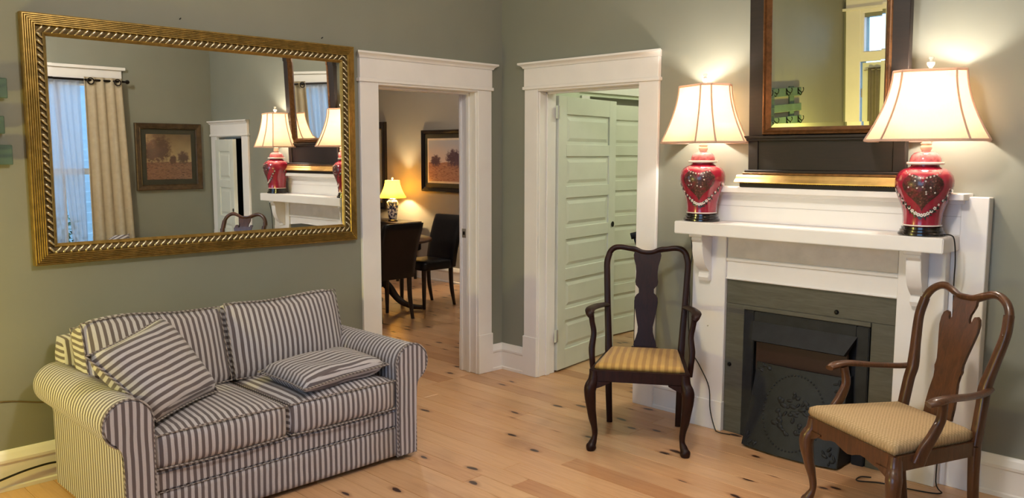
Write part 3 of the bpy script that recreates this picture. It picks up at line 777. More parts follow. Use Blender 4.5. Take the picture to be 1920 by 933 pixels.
for cx in (1.795, 2.962):
    o = [(0, 0), (-.112, 0), (-.114, -.016), (-.100, -.03)]
    o += [(-.018-.085*math.cos(math.radians(a)), -.03-.165*math.sin(math.radians(a))) for a in range(8, 88, 10)]
    o += [(-.02, -.20), (-.028, -.215), (-.034, -.235), (-.026, -.255), (0, -.255)]
    cb = prism('corbel', o, -.034, .034, lambda a, b, d, cx=cx: (cx-2.39+d, pf+a, 1.118+b), WHITE, fm, bev=.003)
    box('corbel_cap', (cx-2.39-.042, pf-.125, 1.117), (cx-2.39+.042, pf, 1.136), WHITE, cb)
# painted slate surround
mb('surround_board', 1.918, 2.033, pf+.02, -.01, 0, .745, SLATE); mb('surround_board', 2.735, 2.857, pf+.02, -.01, 0, .745, SLATE); mb('surround_board', 1.918, 2.857, pf+.02, -.01, .745, .883, SLATE)
mb('surround_lip', 2.033, 2.735, pf+.012, -.012, .722, .746, SLATE)
for x, z in ((2.556, .775), (1.95, .395)):
    k = lathe('bolt', [(.012, 0), (.012, .004), (.007, .010), (0, .011)], BLACKM, fm, 14); k.matrix_local = Matrix.Translation((x-2.39, pf+.02, z)) @ Matrix.Rotation(PI/2, 4, 'X')
for x, z in ((1.815, .60), (2.945, .66)):
    k = lathe('nail_head', [(.005, 0), (.004, .003), (0, .004)], NICKEL, fm, 8); k.matrix_local = Matrix.Translation((x-2.39, pf, z)) @ Matrix.Rotation(PI/2, 4, 'X')

# ================================================================== CAST IRON INSERT
fi = thing('fireplace_insert', 'black cast iron fireplace insert with embossed summer cover', 'fireplace insert', (2.384, -.095, 0))
def fb(n, x0, x1, y0, y1, z0, z1, mat=IRON, bev=.004): return box(n, (x0-2.384, y0, z0), (x1-2.384, y1, z1), mat, fi, bev)
fb('side_flange', 2.036, 2.10, -.01, .06, 0, .72); fb('side_flange', 2.668, 2.732, -.01, .06, 0, .72); fb('top_flange', 2.10, 2.668, -.01, .06, .66, .72)
V = [(-.29, -.012, .665), (.29, -.012, .665), (.255, -.085, .575), (-.255, -.085, .575), (-.29, .02, .665), (.29, .02, .665), (.255, -.06, .565), (-.255, -.06, .565)]
mo('hood', V, [(0, 1, 2, 3), (4, 7, 6, 5), (0, 4, 5, 1), (3, 2, 6, 7), (0, 3, 7, 4), (1, 5, 6, 2)], IRON, fi)
fb('oxblood_panel', 2.13, 2.64, -.035, -.02, .40, .60, RUST)
fb('back_plate', 2.10, 2.668, .03, .06, 0, .66, IRON_D)
def cover(u_, v_):   # u -1..1, v 0..1 (bottom to top)
    y = -.045-.115*(1-v_)**1.2-.035*(1-u_*u_)*(1-.6*v_); return Vector((.012+u_*(.260-.015*v_), y, .012+.44*v_))
N, Mv = 20, 16; V, F = [], []
for sd in (0, .012):
    for j in range(Mv+1):
        for i in range(N+1):
            p = cover(2*i/N-1, j/Mv); p.y += sd; V.append(p)
w_ = N+1; K = w_*(Mv+1)
for j in range(Mv):
    for i in range(N): F += [(j*w_+i, j*w_+i+1, (j+1)*w_+i+1, (j+1)*w_+i), (K+j*w_+i, K+(j+1)*w_+i, K+(j+1)*w_+i+1, K+j*w_+i+1)]
for j in range(Mv): F += [(j*w_, (j+1)*w_, K+(j+1)*w_, K+j*w_), (j*w_+N, K+j*w_+N, K+(j+1)*w_+N, (j+1)*w_+N)]
for i in range(N): F += [(i, K+i, K+i+1, i+1), (Mv*w_+i, Mv*w_+i+1, K+Mv*w_+i+1, K+Mv*w_+i)]
cv = mo('summer_cover', V, F, IRON, fi, True)
for s in (-1, 1):
    e = [cover(s, j/8) for j in range(9)]
    V = [p for p in e]+[Vector((p.x, .03, p.z)) for p in e]
    V += [p+Vector((s*.006, 0, 0)) for p in V[:18]]
    F = []
    for j in range(8): F += [(j, j+1, 10+j, 9+j), (18+j, 27+j, 28+j, 19+j), (j, 18+j, 19+j, j+1), (9+j, 10+j, 28+j, 27+j)]
    F += [(0, 9, 27, 18), (8, 26, 35, 17)]
    mo('cover_wing', V, F, IRON_D, fi)
# embossed medallion: beaded oval ring plus raised leaf scrolls
parts = []
def blob(c, rx, rz, ry=.006, rot=0):
    V, F = [], []; n, m = 8, 4
    for j in range(m+1):
        ph = PI/2*j/m
        for i in range(n):
            a = 2*PI*i/n; x, z = rx*math.cos(a)*math.cos(ph), rz*math.sin(a)*math.cos(ph)
            V.append(Vector((c.x+x*math.cos(rot)-z*math.sin(rot), c.y-ry*math.sin(ph)+.002, c.z+x*math.sin(rot)+z*math.cos(rot))))
    for j in range(m):
        for i in range(n): F.append((j*n+i, j*n+(i+1) % n, (j+1)*n+(i+1) % n, (j+1)*n+i))
    return V, F
for i in range(56):
    a = 2*PI*i/56; parts.append(blob(cover(.66*math.cos(a), .5+.43*math.sin(a)), .0065, .0065, .006))
join('beaded_oval', parts, IRON, cv)['kind'] = 'stuff'
parts = []
for cx, cz in ((-.82, .9), (.82, .9), (-.82, .12), (.82, .12)):
    for k in range(7):
        parts.append(blob(cover(cx+random.uniform(-.13, .13), cz+random.uniform(-.09, .08)), random.uniform(.012, .022), random.uniform(.006, .011), .008, random.uniform(0, 3)))
for k in range(46):
    a = random.uniform(0, 6.28); q = random.random()**.6
    parts.append(blob(cover(.40*q*math.cos(a), .48+.28*q*math.sin(a)), random.uniform(.012, .026), random.uniform(.008, .016), .007, random.uniform(0, 3)))
join('raised_ornament', parts, IRON, cv)['kind'] = 'stuff'

# ================================================================== MANTEL MIRROR (leans forward)
TILT = .043
mm = empty('mantel_mirror', (2.44, -.045, 1.4045), 0, TILT)
tag(mm, 'tall black framed mirror with gilt mouldings standing on the mantel', 'mirror')
fnB = lambda a, b, h: (a, -h, b)
X0, X1, ZT = 2.028-2.44, 2.856-2.44, 1.42
def xb(n, x0, x1, h0, h1, z0, z1, mat=EBONY, bev=.003): return box(n, (x0, -h1, z0), (x1, -h0, z1), mat, mm, bev)
xb('stile', X0, X0+.086, .005, .045, .275, ZT); xb('stile', X1-.086, X1, .005, .045, .275, ZT); xb('top_rail', X0+.086, X1-.086, .005, .045, ZT-.1, ZT)
xb('back_board', X0+.02, X1-.02, .0, .006, .02, ZT-.02)
xb('crown', X0-.05, X1+.05, .0, .09, ZT, ZT+.05); xb('crown_moulding', X0-.02, X1+.02, .0, .065, ZT-.02, ZT)
gf = frame_loop('gilt_frame', X0+.080, X1-.080, .280, ZT-.09, [(0, .045), (.003, .052), (.010, .054), (.014, .046), (.022, .050), (.028, .042), (.036, .030), (.040, .022)], fnB, COPPER, mm)
gx0, gx1, gz0, gz1 = X0+.116, X1-.116, .316, ZT-.126
frame_loop('mirror_bevel', gx0, gx1, gz0, gz1, [(0, .0240), (.022, .025)], fnB, MIRROR, mm)
mo('mirror_glass', [fnB(a, b, .025) for a, b in ((gx0+.022, gz0+.022), (gx1-.022, gz0+.022), (gx1-.022, gz1-.022), (gx0+.022, gz1-.022))], [(0, 1, 2, 3)], MIRROR, mm)
xb('waist_moulding', X0-.018, X1+.018, .0, .070, .262, .276); xb('waist_fillet', X0-.010, X1+.010, .0, .060, .248, .263)
xb('base_stile', X0, X0+.058, .005, .050, .092, .250); xb('base_stile', X1-.058, X1, .005, .050, .092, .250); xb('base_panel', X0+.058, X1-.058, .005, .044, .092, .250)
xb('base_moulding', X0-.016, X1+.016, .0, .062, .078, .093); xb('base_fillet', X0-.024, X1+.024, .0, .068, .066, .079, COPPER)
extr('gilt_ledge', [(.0, .066), (.070, .066), (.078, .058), (.086, .046), (.104, .030), (.104, .026), (0, .026)], (X0-.055, 0), (X1+.055, 0), (0, -1), simple('bright_gilt', 'c7a566', .33, .65, var=.2, scale=14), mm)
xb('bottom_rail', X0-.035, X1+.035, .0, .080, .0, .027, EBONY); 
join('bead_row', [blob(Vector((X0-.03+i*.0115, -.082, .022)), .0045, .004, .004) for i in range(78)], COPPER, mm)['kind'] = 'stuff'

# ================================================================== MANTEL LAMPS
def shade(name, parent, mat, W, D, cut, zt, zb, k, flare, trim=True):
    rows = 9; V, F = [], []
    def ring(t, off=0):
        s = k+(1-k)*t**flare; a, b, c = W/2*s+off, D/2*s+off, cut*(k*.9+(1-k*.9)*t**flare)
        return [(a-c, -b), (a, -b+c), (a, b-c), (a-c, b), (-a+c, b), (-a, b-c), (-a, -b+c), (-a+c, -b)]
    for sd in (0, -.0015):
        for j in range(rows+1):
            t = j/rows
            for x, y in ring(t, sd): V.append((x, y, zt+(zb-zt)*t))
    K = 8*(rows+1)
    for j in range(rows):
        for i in range(8):
            q = (j*8+i, j*8+(i+1) % 8, (j+1)*8+(i+1) % 8, (j+1)*8+i); F.append(q); F.append(tuple(K+z for z in q[::-1]))
    for i in range(8): F.append((i, (i+1) % 8, K+(i+1) % 8, K+i)); F.append((rows*8+i, rows*8+(i+1) % 8, K+rows*8+(i+1) % 8, K+rows*8+i))
    me = bpy.data.meshes.new(name); me.from_pydata(V, [], F); me.update(); me.materials.append(mat)
    o = link(bpy.data.objects.new(name, me), parent)
    if trim:
        for i in range(8):
            sweep('rib_trim', [(*ring(j/rows, .0012)[i], zt+(zb-zt)*j/rows) for j in range(rows+1)], (.0045), TRIM_T, o, sec=CIRC[::2], m=1)
        for t in (0, 1): sweep('rim_trim', [(*p, zt+(zb-zt)*t) for p in ring(t, .001)], (.006, .0045), TRIM_T, o, sec=CIRC[::2], m=1, closed=True)
    return o
JAR = [(.078, .042), (.083, .046), (.083, .060), (.0835, .080), (.086, .105), (.092, .130), (.101, .155), (.112, .182), (.121, .208), (.1255, .232), (.1255, .255), (.119, .278), (.106, .296), (.086, .309), (.068, .315), (.061, .320), (.060, .330)]
def jar_r(z):
    for (r0, z0_), (r1, z1_) in zip(JAR, JAR[1:]):
        if z0_ <= z <= z1_ and z1_ > z0_: return r0+(r1-r0)*(z-z0_)/(z1_-z0_)
    return .08
def table_lamp(label, loc, shade_rz, motif_rz, cord_pts, watts):
    t = thing('table_lamp', label, 'lamp', loc)
    bs = lathe('base', [(.100, 0), (.104, .004), (.104, .012), (.096, .018), (.096, .026), (.090, .030), (.090, .041), (.0, .041)], BLACKW, t, 24, sx=1, sy=.9)
    jr = lathe('jar', JAR, RED, t, 40)
    lathe('foot_band', [(.0838, .046), (.0848, .049), (.0838, .052)], PETAL, jr, 40)
    def P_(phi, z, off=.0012):
        rr = jar_r(z)+off; a = motif_rz+phi; return Vector((rr*math.cos(a), rr*math.sin(a), z))
    parts, leaves, hearts = [], [], []
    for face in (0, PI):
        # heart shaped floral patch wrapped on the jar
        V, F = [], []; n = 28; rows = 8
        for j in range(rows+1):
            q = j/rows
            for i in range(n):
                a = 2*PI*i/n; hx = 16*math.sin(a)**3/17; hz = (13*math.cos(a)-5*math.cos(2*a)-2*math.cos(3*a)-math.cos(4*a))/15
                V.append(P_(face+q*hx*.80, .214+q*hz*.088))
        for j in range(rows):
            for i in range(n): F.append((j*n+i, j*n+(i+1) % n, (j+1)*n+(i+1) % n, (j+1)*n+i))
        hearts.append((V, F))
        def flower(phi, z, rad):
            c = P_(phi, z, .003); nv = Vector((c.x, c.y, 0)).normalized(); tx = Vector((-nv.y, nv.x, 0)); up = Vector((0, 0, 1)); a0_ = random.uniform(0, 1)
            for k in range(5):
                an = a0_+2*PI*k/5; pc = c+(tx*math.cos(an)+up*math.sin(an))*rad*.6
                V = [pc+(tx*math.cos(b)+up*math.sin(b))*rad*.42 for b in [2*PI*z_/6 for z_ in range(6)]]
                parts.append((V+[pc+nv*.0008], [(i, (i+1) % 6, 6) for i in range(6)]))
        def leaf(phi, z, rad):
            c = P_(phi, z, .0022); nv = Vector((c.x, c.y, 0)).normalized(); tx = Vector((-nv.y, nv.x, 0)); an = random.uniform(0, 6.28)
            d = tx*math.cos(an)+Vector((0, 0, 1))*math.sin(an); e = nv.cross(d)
            leaves.append(([c-d*rad, c+e*rad*.4, c+d*rad, c-e*rad*.4], [(0, 1, 2, 3)]))
        for i in range(17):      # lower garland
            s = (i/16-.5)*2; ph = face+s*1.18; z = .094+.115*abs(s)**1.8
            flower(ph, z+.004, .0088 if abs(s) < .6 else .006)
            for _ in range(4): leaf(ph+random.uniform(-.06, .06), z+random.uniform(-.016, .010), .010)
        for i in range(13):      # upper garland
            s = (i/12-.5)*2; flower(face+s*.75, .268+.030*abs(s)**1.6, .0045)
        for i in range(9): flower(face+random.uniform(-.5, .5), random.uniform(.18, .27), .0042)
    for hv, hf in hearts: mo('heart_motif', hv, hf, MOTIF, jr, True)
    join('flower_garland', parts, PETAL, jr, False)['kind'] = 'stuff'; join('leaf_garland', leaves, LEAFC, jr, False)['kind'] = 'stuff'
    ld = lathe('lid', [(.064, .326), (.078, .328), (.080, .334), (.078, .340), (.068, .342), (.066, .355), (.060, .370), (.048, .382), (.030, .388), (.018, .390)], PINK, t, 32)
    lathe('lid_rim', [(.0785, .328), (.0810, .334), (.0785, .3395)], PETAL, ld, 32)
    lathe('stem', [(.016, .388), (.024, .398), (.026, .408), (.020, .416), (.026, .424), (.016, .432), (.010, .45), (.010, .47)], IVORY, t, 16)
    hp = [(0, 0, .47), (.06, 0, .53), (.068, 0, .62), (.04, 0, .73), (0, 0, .756), (-.04, 0, .73), (-.068, 0, .62), (-.06, 0, .53), (0, 0, .47)]
    sweep('harp', hp, .0025, BRASS, t, sec=CIRC[::2], m=4)
    lathe('bulb', [(.012, .47), (.014, .50), (.028, .545), (.030, .565), (.022, .59), (0, .60)], simple('opal_bulb', 'fff4e0', .3), t, 14).visible_shadow = True
    sh = shade('lamp_shade', t, SHADE, .515, .335, .078, .750, .438, .58, 1.7)
    sh.rotation_euler.z = shade_rz
    lathe('finial', [(.010, .752), (.012, .758), (.006, .764), (.017, .782), (.018, .792), (.008, .797), (.006, .803), (.011, .809), (.011, .816), (0, .819)], CRYSTAL, t, 14)
    sweep('power_cord', [Vector(p)-Vector(loc) for p in cord_pts], .0032, CORD, t, sec=CIRC[::2], m=6)
    light('bulb_light', (0, 0, .640), watts, (1., .92, .82), .035, t)
    return t
bpy.data.lights  # lamps carry their own lights
table_lamp('red floral ginger jar lamp on the right end of the mantel', (2.972, -.165, 1.205), math.radians(16), math.radians(-90+16),
    [(3.06, -.16, 1.212), (3.10, -.165, 1.213), (3.118, -.17, 1.19), (3.125, -.165, 1.10), (3.12, -.15, 1.0), (3.12, -.14, .80), (3.10, -.14, .55), (3.10, -.15, .30), (3.10, -.17, .05), (3.13, -.19, .006), (3.0, -.24, .005), (2.88, -.26, .005), (2.79, -.31, .005), (2.78, -.25, .005), (2.82, -.22, .005)], LAMP_W)
table_lamp('red floral ginger jar lamp on the left end of the mantel', (1.785, -.165, 1.205), math.radians(-25), math.radians(-90+22),
    [(1.72, -.10, 1.212), (1.672, -.10, 1.208), (1.668, -.09, 1.17), (1.675, -.09, 1.08), (1.695, -.11, 1.0), (1.692, -.13, .90), (1.70, -.135, .75), (1.695, -.135, .62), (1.72, -.135, .45), (1.78, -.135, .36), (1.845, -.136, .25), (1.86, -.14, .12), (1.90, -.15, .02), (1.93, -.16, .006), (2.0, -.15, .006)], LAMP_W)

# ================================================================== QUEEN ANNE CHAIRS
def qa_chair(name, label, loc, face, wood_m, seat_m, P):
    rz = math.atan2(face[0], -face[1])
    t = thing(name, label, 'chair', (loc[0], loc[1], 0), rz)
    wf, wb, df, dbk = P['wf'], P['wb'], P['df'], P['db']
    zr0, zr1 = P['rail']
    def yb(z):   # rake of the back
        zz = max(0, z-.42); return dbk+P['rake'][0]*zz+P['rake'][1]*zz*zz
    # seat rails
    def rail(n, p, q, th=.024, z0=zr0, z1=zr1):
        p, q = Vector(p), Vector(q); d = (q-p).normalized(); e = Vector((-d.y, d.x))*th/2
        V = [(*(c), z) for z in (z0, z1) for c in (p-e, q-e, q+e, p+e)]
        return mo(n, V, [(0, 1, 2, 3), (4, 5, 6, 7), (0, 1, 5, 4), (1, 2, 6, 5), (2, 3, 7, 6), (3, 0, 4, 7)], wood_m, t)
    if P.get('scallop'):
        n = 20; top = [(-wf+2*wf*i/n, zr1) for i in range(n+1)]
        bot = [(wf-2*wf*i/n, zr0-.028*(abs(math.cos(1.5*PI*(2*i/n-1)))**1.5)*(1-.3*abs(2*i/n-1))+.004) for i in range(n+1)]
        prism('front_rail', top+bot, -df-.012, -df+.012, lambda a, b, d: (a, d, b), wood_m, t, bev=.002)
    else: rail('front_rail', (-wf, -df), (wf, -df))
    for s in (-1, 1): rail('side_rail', (s*wf, -df), (s*wb, dbk))
    rail('back_rail', (-wb, dbk), (wb, dbk))
    # drop-in seat
    N = 16; V, F = [], []
    for lay in range(4):
        for j in range(N+1):
            for i in range(N+1):
                a, b = 2*i/N-1, 2*j/N-1
                k = {0: .96, 1: 1., 2: .985, 3: .90}[lay]
                sq = (abs(a)**8+abs(b)**8)**(1/8) or 1; rd = max(abs(a), abs(b)) / sq if sq > 0 else 1
                aa, bbb = a*k*(.965+.035*rd), b*k*(.965+.035*rd)
                y = -df-P['over']+(bbb+1)/2*(df+dbk-.012+P['over']); wv = (wf+(wb-wf)*(bbb+1)/2)-P['inset']
                zt = zr1-.004+[0, .012, .026, .034][lay]*P['pad']
                if lay == 3: zt += P['crown']*(1-a*a)*(1-b*b)
                if lay in (0, 3) or max(abs(a), abs(b)) > .999: V.append((aa*wv, y, zt))
                else: V.append(None)
    w_ = N+1; LZ = w_*w_
    edge = [i for i in range(N+1)]+[j*w_+N for j in range(1, N+1)]+[N*w_+i for i in range(N-1, -1, -1)]+[j*w_ for j in range(N-1, 0, -1)]
    for j in range(N):
        for i in range(N):
            k = 3*LZ+j*w_+i; F.append((k, k+1, k+w_+1, k+w_)); k = j*w_+i; F.append((k, k+w_, k+w_+1, k+1))
    for lay in range(3):
        for e in range(len(edge)):
            p, q = edge[e], edge[(e+1) % len(edge)]; F.append((lay*LZ+p, lay*LZ+q, (lay+1)*LZ+q, (lay+1)*LZ+p))
    idx = {}; VV = []
    for i, v in enumerate(V):
        if v is not None: idx[i] = len(VV); VV.append(v)
    mo('seat', VV, [tuple(idx[i] for i in q) for q in F], seat_m, t, 'all')
    # front cabriole legs
    for s in (-1, 1):
        bx_, by = s*(wf-.012), -df+.006; o = lambda d, z: (bx_+s*d*.72, by-d*.72, z)
        sweep('front_leg', [o(-.004, zr1-.006), o(.002, zr0+.005), o(.022, zr0-.035), o(.024, zr0-.075), o(.010, .20), o(-.008, .12), o(-.010, .075), o(.004, .040), o(.012, .022), o(.012, .008), o(.010, 0)],
              [.026, .029, .033, .031, .0235, .0165, .0145, .021, .028, .026, .018], wood_m, t, sec=CIRC, m=4, up=(1, 0, 0))
        ol = [(0, 0), (.085, 0), (.082, -.012), (.062, -.021), (.038, -.028), (.018, -.040), (0, -.048)]
        prism('knee_bracket', ol, -df-.016, -df+.014, lambda a, b, d, s=s: (s*(wf-.014-a), d, zr0+.004+b), wood_m, t, bev=.004)
        # back leg and stile in one sweep
        zs = P['stile']
        pts = [(s*(wb-.006), dbk+.03, 0), (s*(wb), dbk+.006, .22), (s*(wb+.002), dbk, zr1-.02)]+[(s*x, yb(z), z) for x, z in zs]
        rd = [(.017, .017), (.019, .019), (.021, .021)]+[(q, q) for q in P['srad']]
        sweep('back_leg', pts[:3], rd[:3], wood_m, t, sec=RSQ, m=4, up=(1, 0, 0))
        sweep('stile', [pts[2]]+pts[3:], [rd[2]]+rd[3:], wood_m, t, sec=RSQ, m=5, up=(1, 0, 0))
        sweep('arm', [(s*x, y, z) for x, y, z in P['arm']], P['armr'], wood_m, t, sec=CIRC, m=5, up=(0, 0, 1))
        sweep('arm_support', [(s*x, y, z) for x, y, z in P['sup']], P['supr'], wood_m, t, sec=RSQ, m=5, up=(1, 0, 0))
    cr = P['crest']; full = [(-x, z) for x, z in cr[::-1]]+cr[1:]
    rr = P['crestr']; fr = rr[::-1]+rr[1:]
    sweep('crest_rail', [(x, yb(z)+.002, z) for x, z in full], fr, wood_m, t, sec=CIRC, m=5, up=(0, 0, 1))
    sp = P['splat']; ol = sp+[(-x, z) for x, z in sp[::-1]]
    prism('splat', ol, -.007, .007, lambda a, b, d: (a, yb(b)+d, b), wood_m, t, bev=.0025)
    prism('splat_shoe', [(-.092, 0), (.092, 0), (.086, .016), (.074, .032), (-.074, .032), (-.086, .016)], -.016, .016, lambda a, b, d: (a, dbk+d, zr1-.006+b), wood_m, t, bev=.003)
    return t
C1 = dict(wf=.250, wb=.205, df=.245, db=.235, rail=(.382, .442), rake=(.18, .06), over=-.012, inset=.014, pad=1.0, crown=.018,
    stile=[(.214, .56), (.224, .72), (.231, .86), (.234, .945), (.222, .995)], srad=[.019, .018, .018, .018, .017],
    crest=[(0, 1.003), (.035, 1.006), (.075, 1.022), (.11, 1.027), (.155, 1.033), (.195, 1.027), (.222, .998), (.234, .945)],
    crestr=[(.017, .014), (.019, .014), (.020, .015), (.016, .016), (.016, .016), (.017, .017), (.017, .017), (.017, .017)],
    splat=[(.074, 1.012), (.080, .99), (.076, .965), (.066, .93), (.062, .895), (.063, .86), (.066, .838), (.062, .818), (.050, .806), (.041, .798), (.041, .772), (.055, .764), (.066, .748), (.068, .72), (.064, .69), (.053, .63), (.043, .58), (.042, .55), (.050, .52), (.062, .495), (.066, .476), (.060, .462), (.070, .455)],
    arm=[(.222, .285, .700), (.245, .20, .712), (.272, .08, .722), (.288, -.02, .724), (.284, -.065, .712), (.276, -.075, .694)], armr=[(.013, .016), (.014, .018), (.015, .023), (.016, .027), (.017, .024), (.013, .018)],
    sup=[(.262, -.070, .392), (.266, -.080, .45), (.270, -.074, .52), (.262, -.058, .60), (.272, -.056, .66), (.278, -.058, .705)], supr=[(.014, .022), (.015, .021), (.017, .018), (.015, .016), (.014, .016), (.015, .018)])
C2 = dict(wf=.268, wb=.208, df=.235, db=.205, rail=(.352, .412), rake=(.20, .05), over=.012, inset=-.004, pad=1.7, crown=.020, scallop=True,
    stile=[(.205, .56), (.200, .63), (.218, .74), (.234, .85), (.226, .93)], srad=[.021, .022, .019, .018, .018],
    crest=[(0, .966), (.04, .968), (.085, .985), (.125, .998), (.165, .994), (.205, .968), (.228, .925), (.235, .87)],
    crestr=[(.022, .014), (.022, .014), (.020, .015), (.018, .017), (.017, .017), (.017, .018), (.017, .018), (.017, .017)],
    splat=[(.066, .972), (.064, .950), (.060, .940), (.062, .928), (.052, .916), (.044, .900), (.042, .880), (.048, .864), (.058, .860), (.064, .868), (.062, .882), (.068, .894), (.084, .898), (.098, .888), (.105, .866), (.103, .835), (.092, .785), (.080, .735), (.071, .690), (.069, .672), (.077, .660), (.074, .648), (.066, .640), (.066, .61), (.074, .55), (.080, .50), (.074, .47), (.080, .452)],
    arm=[(.212, .262, .625), (.236, .21, .618), (.268, .10, .622), (.296, -.02, .632), (.302, -.09, .626), (.296, -.125, .616)], armr=[(.013, .018), (.013, .018), (.013, .020), (.014, .024), (.016, .028), (.012, .022)],
    sup=[(.272, -.135, .372), (.274, -.115, .42), (.276, -.075, .48), (.280, -.045, .54), (.288, -.045, .59), (.292, -.05, .618)], supr=[(.014, .028), (.014, .026), (.015, .021), (.015, .018), (.014, .017), (.014, .018)])
qa_chair('splat_back_armchair', 'dark mahogany splat back armchair with gold striped seat, between door and mantel', (1.671, -.548), (.54, -.84), MAHOG, GOLDSEAT, C1)
qa_chair('splat_back_armchair', 'cherry brown scroll splat armchair with beige seat in front of the fireplace', (3.085, -.654), (-.476, -.88), CHERRY, BEIGE, C2)
# ================================================================== DINING ROOM
def parsons(label, loc, rz, group='dark leather dining chairs'):
    """faces local -y; origin at floor centre between the legs"""
    t = thing('dining_chair', label, 'chair', (*loc, 0), rz, group)
    V, F = rbox((.215, .20, .05), .022, 5, (0, 0, .008)); mo('seat', [v+Vector((0, -.0, .44)) for v in V], F, LEATHER, t, 'all')
    V, F = rbox((.215, .034, .27), .02, 7, (0, .004, 0))
    mo('backrest', [Vector((v.x*(1+.10*(v.z+.27)), v.y+.185+.02+.14*(max(0, v.z+.27)/.54)**1.6, v.z+.27+.40)) for v in V], F, LEATHER, t, 'all')
    for sx in (-1, 1):
        for sy in (-1, 1):
            dx, dy = sx*.185, sy*.18
            sweep('leg', [(dx, dy, .40), (dx, dy+(.01 if sy > 0 else 0), .2), (dx, dy+(.05 if sy > 0 else 0), 0)], [(.021, .021), (.019, .019), (.014, .014)], DKWOOD, t, sec=RSQ, m=3, up=(1, 0, 0))
    return t
parsons('dark dining chair with its back to the doorway', (-2.185, .52), math.radians(-90))
parsons('dark leather dining chair on the far side of the table, facing sideways', (-2.44, 1.27), 0)
dt = thing('dining_table', 'round dark wood pedestal dining table', 'table', (-2.56, .70, 0))
lathe('table_top', [(0, .700), (.50, .700), (.515, .708), (.575, .712), (.585, .722), (.582, .734), (.57, .738), (0, .738)], TABLEW, dt, 48)
lathe('apron', [(.46, .625), (.47, .625), (.47, .702), (.46, .702)], DKWOOD, dt, 40)
lathe('pedestal', [(.05, .22), (.09, .25), (.095, .30), (.06, .36), (.055, .48), (.08, .56), (.16, .60), (.20, .63), (.20, .702)], DKWOOD, dt, 24)
for k in range(4):
    a = math.radians(47+90*k); c, s = math.cos(a), math.sin(a)
    sweep('foot', [(c*d, s*d, z) for d, z in ((.05, .33), (.14, .24), (.24, .11), (.36, .045), (.48, .03))], [(.045, .022), (.042, .022), (.032, .021), (.026, .021), (.022, .024)], DKWOOD, dt, sec=RSQ, m=5)
sb = thing('console_table', 'dark console table under the dining room lamp', 'table', (-4.55, 2.22, 0))
box('table_top', (-.62, -.20, .70), (.62, .20, .735), DKWOOD, sb); box('apron', (-.58, -.17, .60), (.58, .17, .70), DKWOOD, sb)
for sx in (-.55, .55):
    for sy in (-.14, .14): sweep('leg', [(sx, sy, .62), (sx, sy, .3), (sx, sy, 0)], [(.025, .025), (.022, .022), (.016, .016)], DKWOOD, sb, sec=RSQ, m=2, up=(1, 0, 0))
dl = thing('table_lamp', 'blue and white porcelain lamp with glowing yellow shade on the console', 'lamp', (-4.24, 2.20, .735))
lathe('base', [(.062, 0), (.064, .01), (.055, .02), (0, .02)], BLACKW, dl, 20)
lathe('jar', [(.045, .018), (.052, .03), (.062, .10), (.074, .17), (.080, .215), (.074, .245), (.055, .262), (.042, .268), (.046, .28), (.02, .288)], BLUEJAR, dl, 28)
lathe('stem', [(.012, .286), (.012, .33)], BRASS, dl, 10)
shd = shade('lamp_shade', dl, SHADE_Y, .325, .325, .06, .515, .295, .52, 1.7, False); shd.rotation_euler.z = math.radians(45)
lathe('finial', [(.006, .512), (.006, .53), (.014, .54), (.012, .552), (0, .558)], CRYSTAL, dl, 10)
sweep('power_cord', [(-.05, -.05, .004), (-.12, -.08, .005), (-.2, -.02, .012), (-.24, .06, .005), (-.22, .18, .005)], .003, CORD, dl, sec=CIRC[::2], m=5)
light('bulb_light', (0, 0, .40), DINE_W, (1., .78, .42), .03, dl)

def picture(name, label, fnp, w_, h_, fw, frame_m, mats, art_m, depth=.03):
    """fnp(a,b,h): a across, b up from lower-left, h out of the wall"""
    o0 = fnp(w_/2, 0, 0)
    t = thing(name, label, 'picture', o0)
    L = lambda a, b, h: Vector(fnp(a, b, h))-Vector(o0)
    frame_loop('frame', 0, w_, 0, h_, [(0, 0), (0, depth), (fw*.15, depth+.006), (fw*.5, depth), (fw*.8, depth-.008), (fw*.9, depth-.004), (fw, depth-.012), (fw, .0)], L, frame_m, t)
    ins = fw*.95
    for k, (mw, mm_) in enumerate(mats):
        mo('mat_board', [L(a, b, .008+k*.001) for a, b in ((ins, ins), (w_-ins, ins), (w_-ins, h_-ins), (ins, h_-ins))], [(0, 1, 2, 3)], mm_, t); ins += mw
    me = mo('art_print', [L(a, b, .012) for a, b in ((ins, ins), (w_-ins, ins), (w_-ins, h_-ins), (ins, h_-ins))], [(0, 1, 2, 3)], art_m, t)
    mo('backing', [L(a, b, .002) for a, b in ((.01, .01), (w_-.01, .01), (w_-.01, h_-.01), (.01, h_-.01))], [(0, 1, 2, 3)], PAPERMAT, t)
    return t
YN = 2.466
picture('framed_picture', 'black framed meadow landscape print on the dining room wall', lambda a, b, h: (-3.95+a, YN-h, 1.12+b), .92, .755, .05, BLACKW, [(.055, OLIVEMAT), (.025, PAPERMAT)],
        painting_mat('meadow_print', 0, 'x', 1, 0, .3775, .66, .50))
picture('framed_picture', 'bronze framed golden landscape print beside the window, seen in the gold mirror', lambda a, b, h: (XE-h, -.845+a, 1.195+b), .705, .70, .06, BRONZEF, [(.055, OLIVEMAT)],
        painting_mat('golden_landscape_print', 1, 'y', -1, 0, .35, .50, .48))
bmr = thing('framed_mirror', 'black framed mirror behind the dining room lamp', 'mirror', (-5.0, YN, .85))
frame_loop('frame', -.30, .30, 0, 1.15, [(0, 0), (0, .04), (.03, .046), (.08, .03), (.09, .02), (.09, .004)], lambda a, b, h: (a, -h, b), BLACKW, bmr)
frame_loop('gilt_slip', -.30, .30, 0, 1.15, [(.085, .024), (.1, .02), (.103, .008)], lambda a, b, h: (a, -h, b), GOLD, bmr)
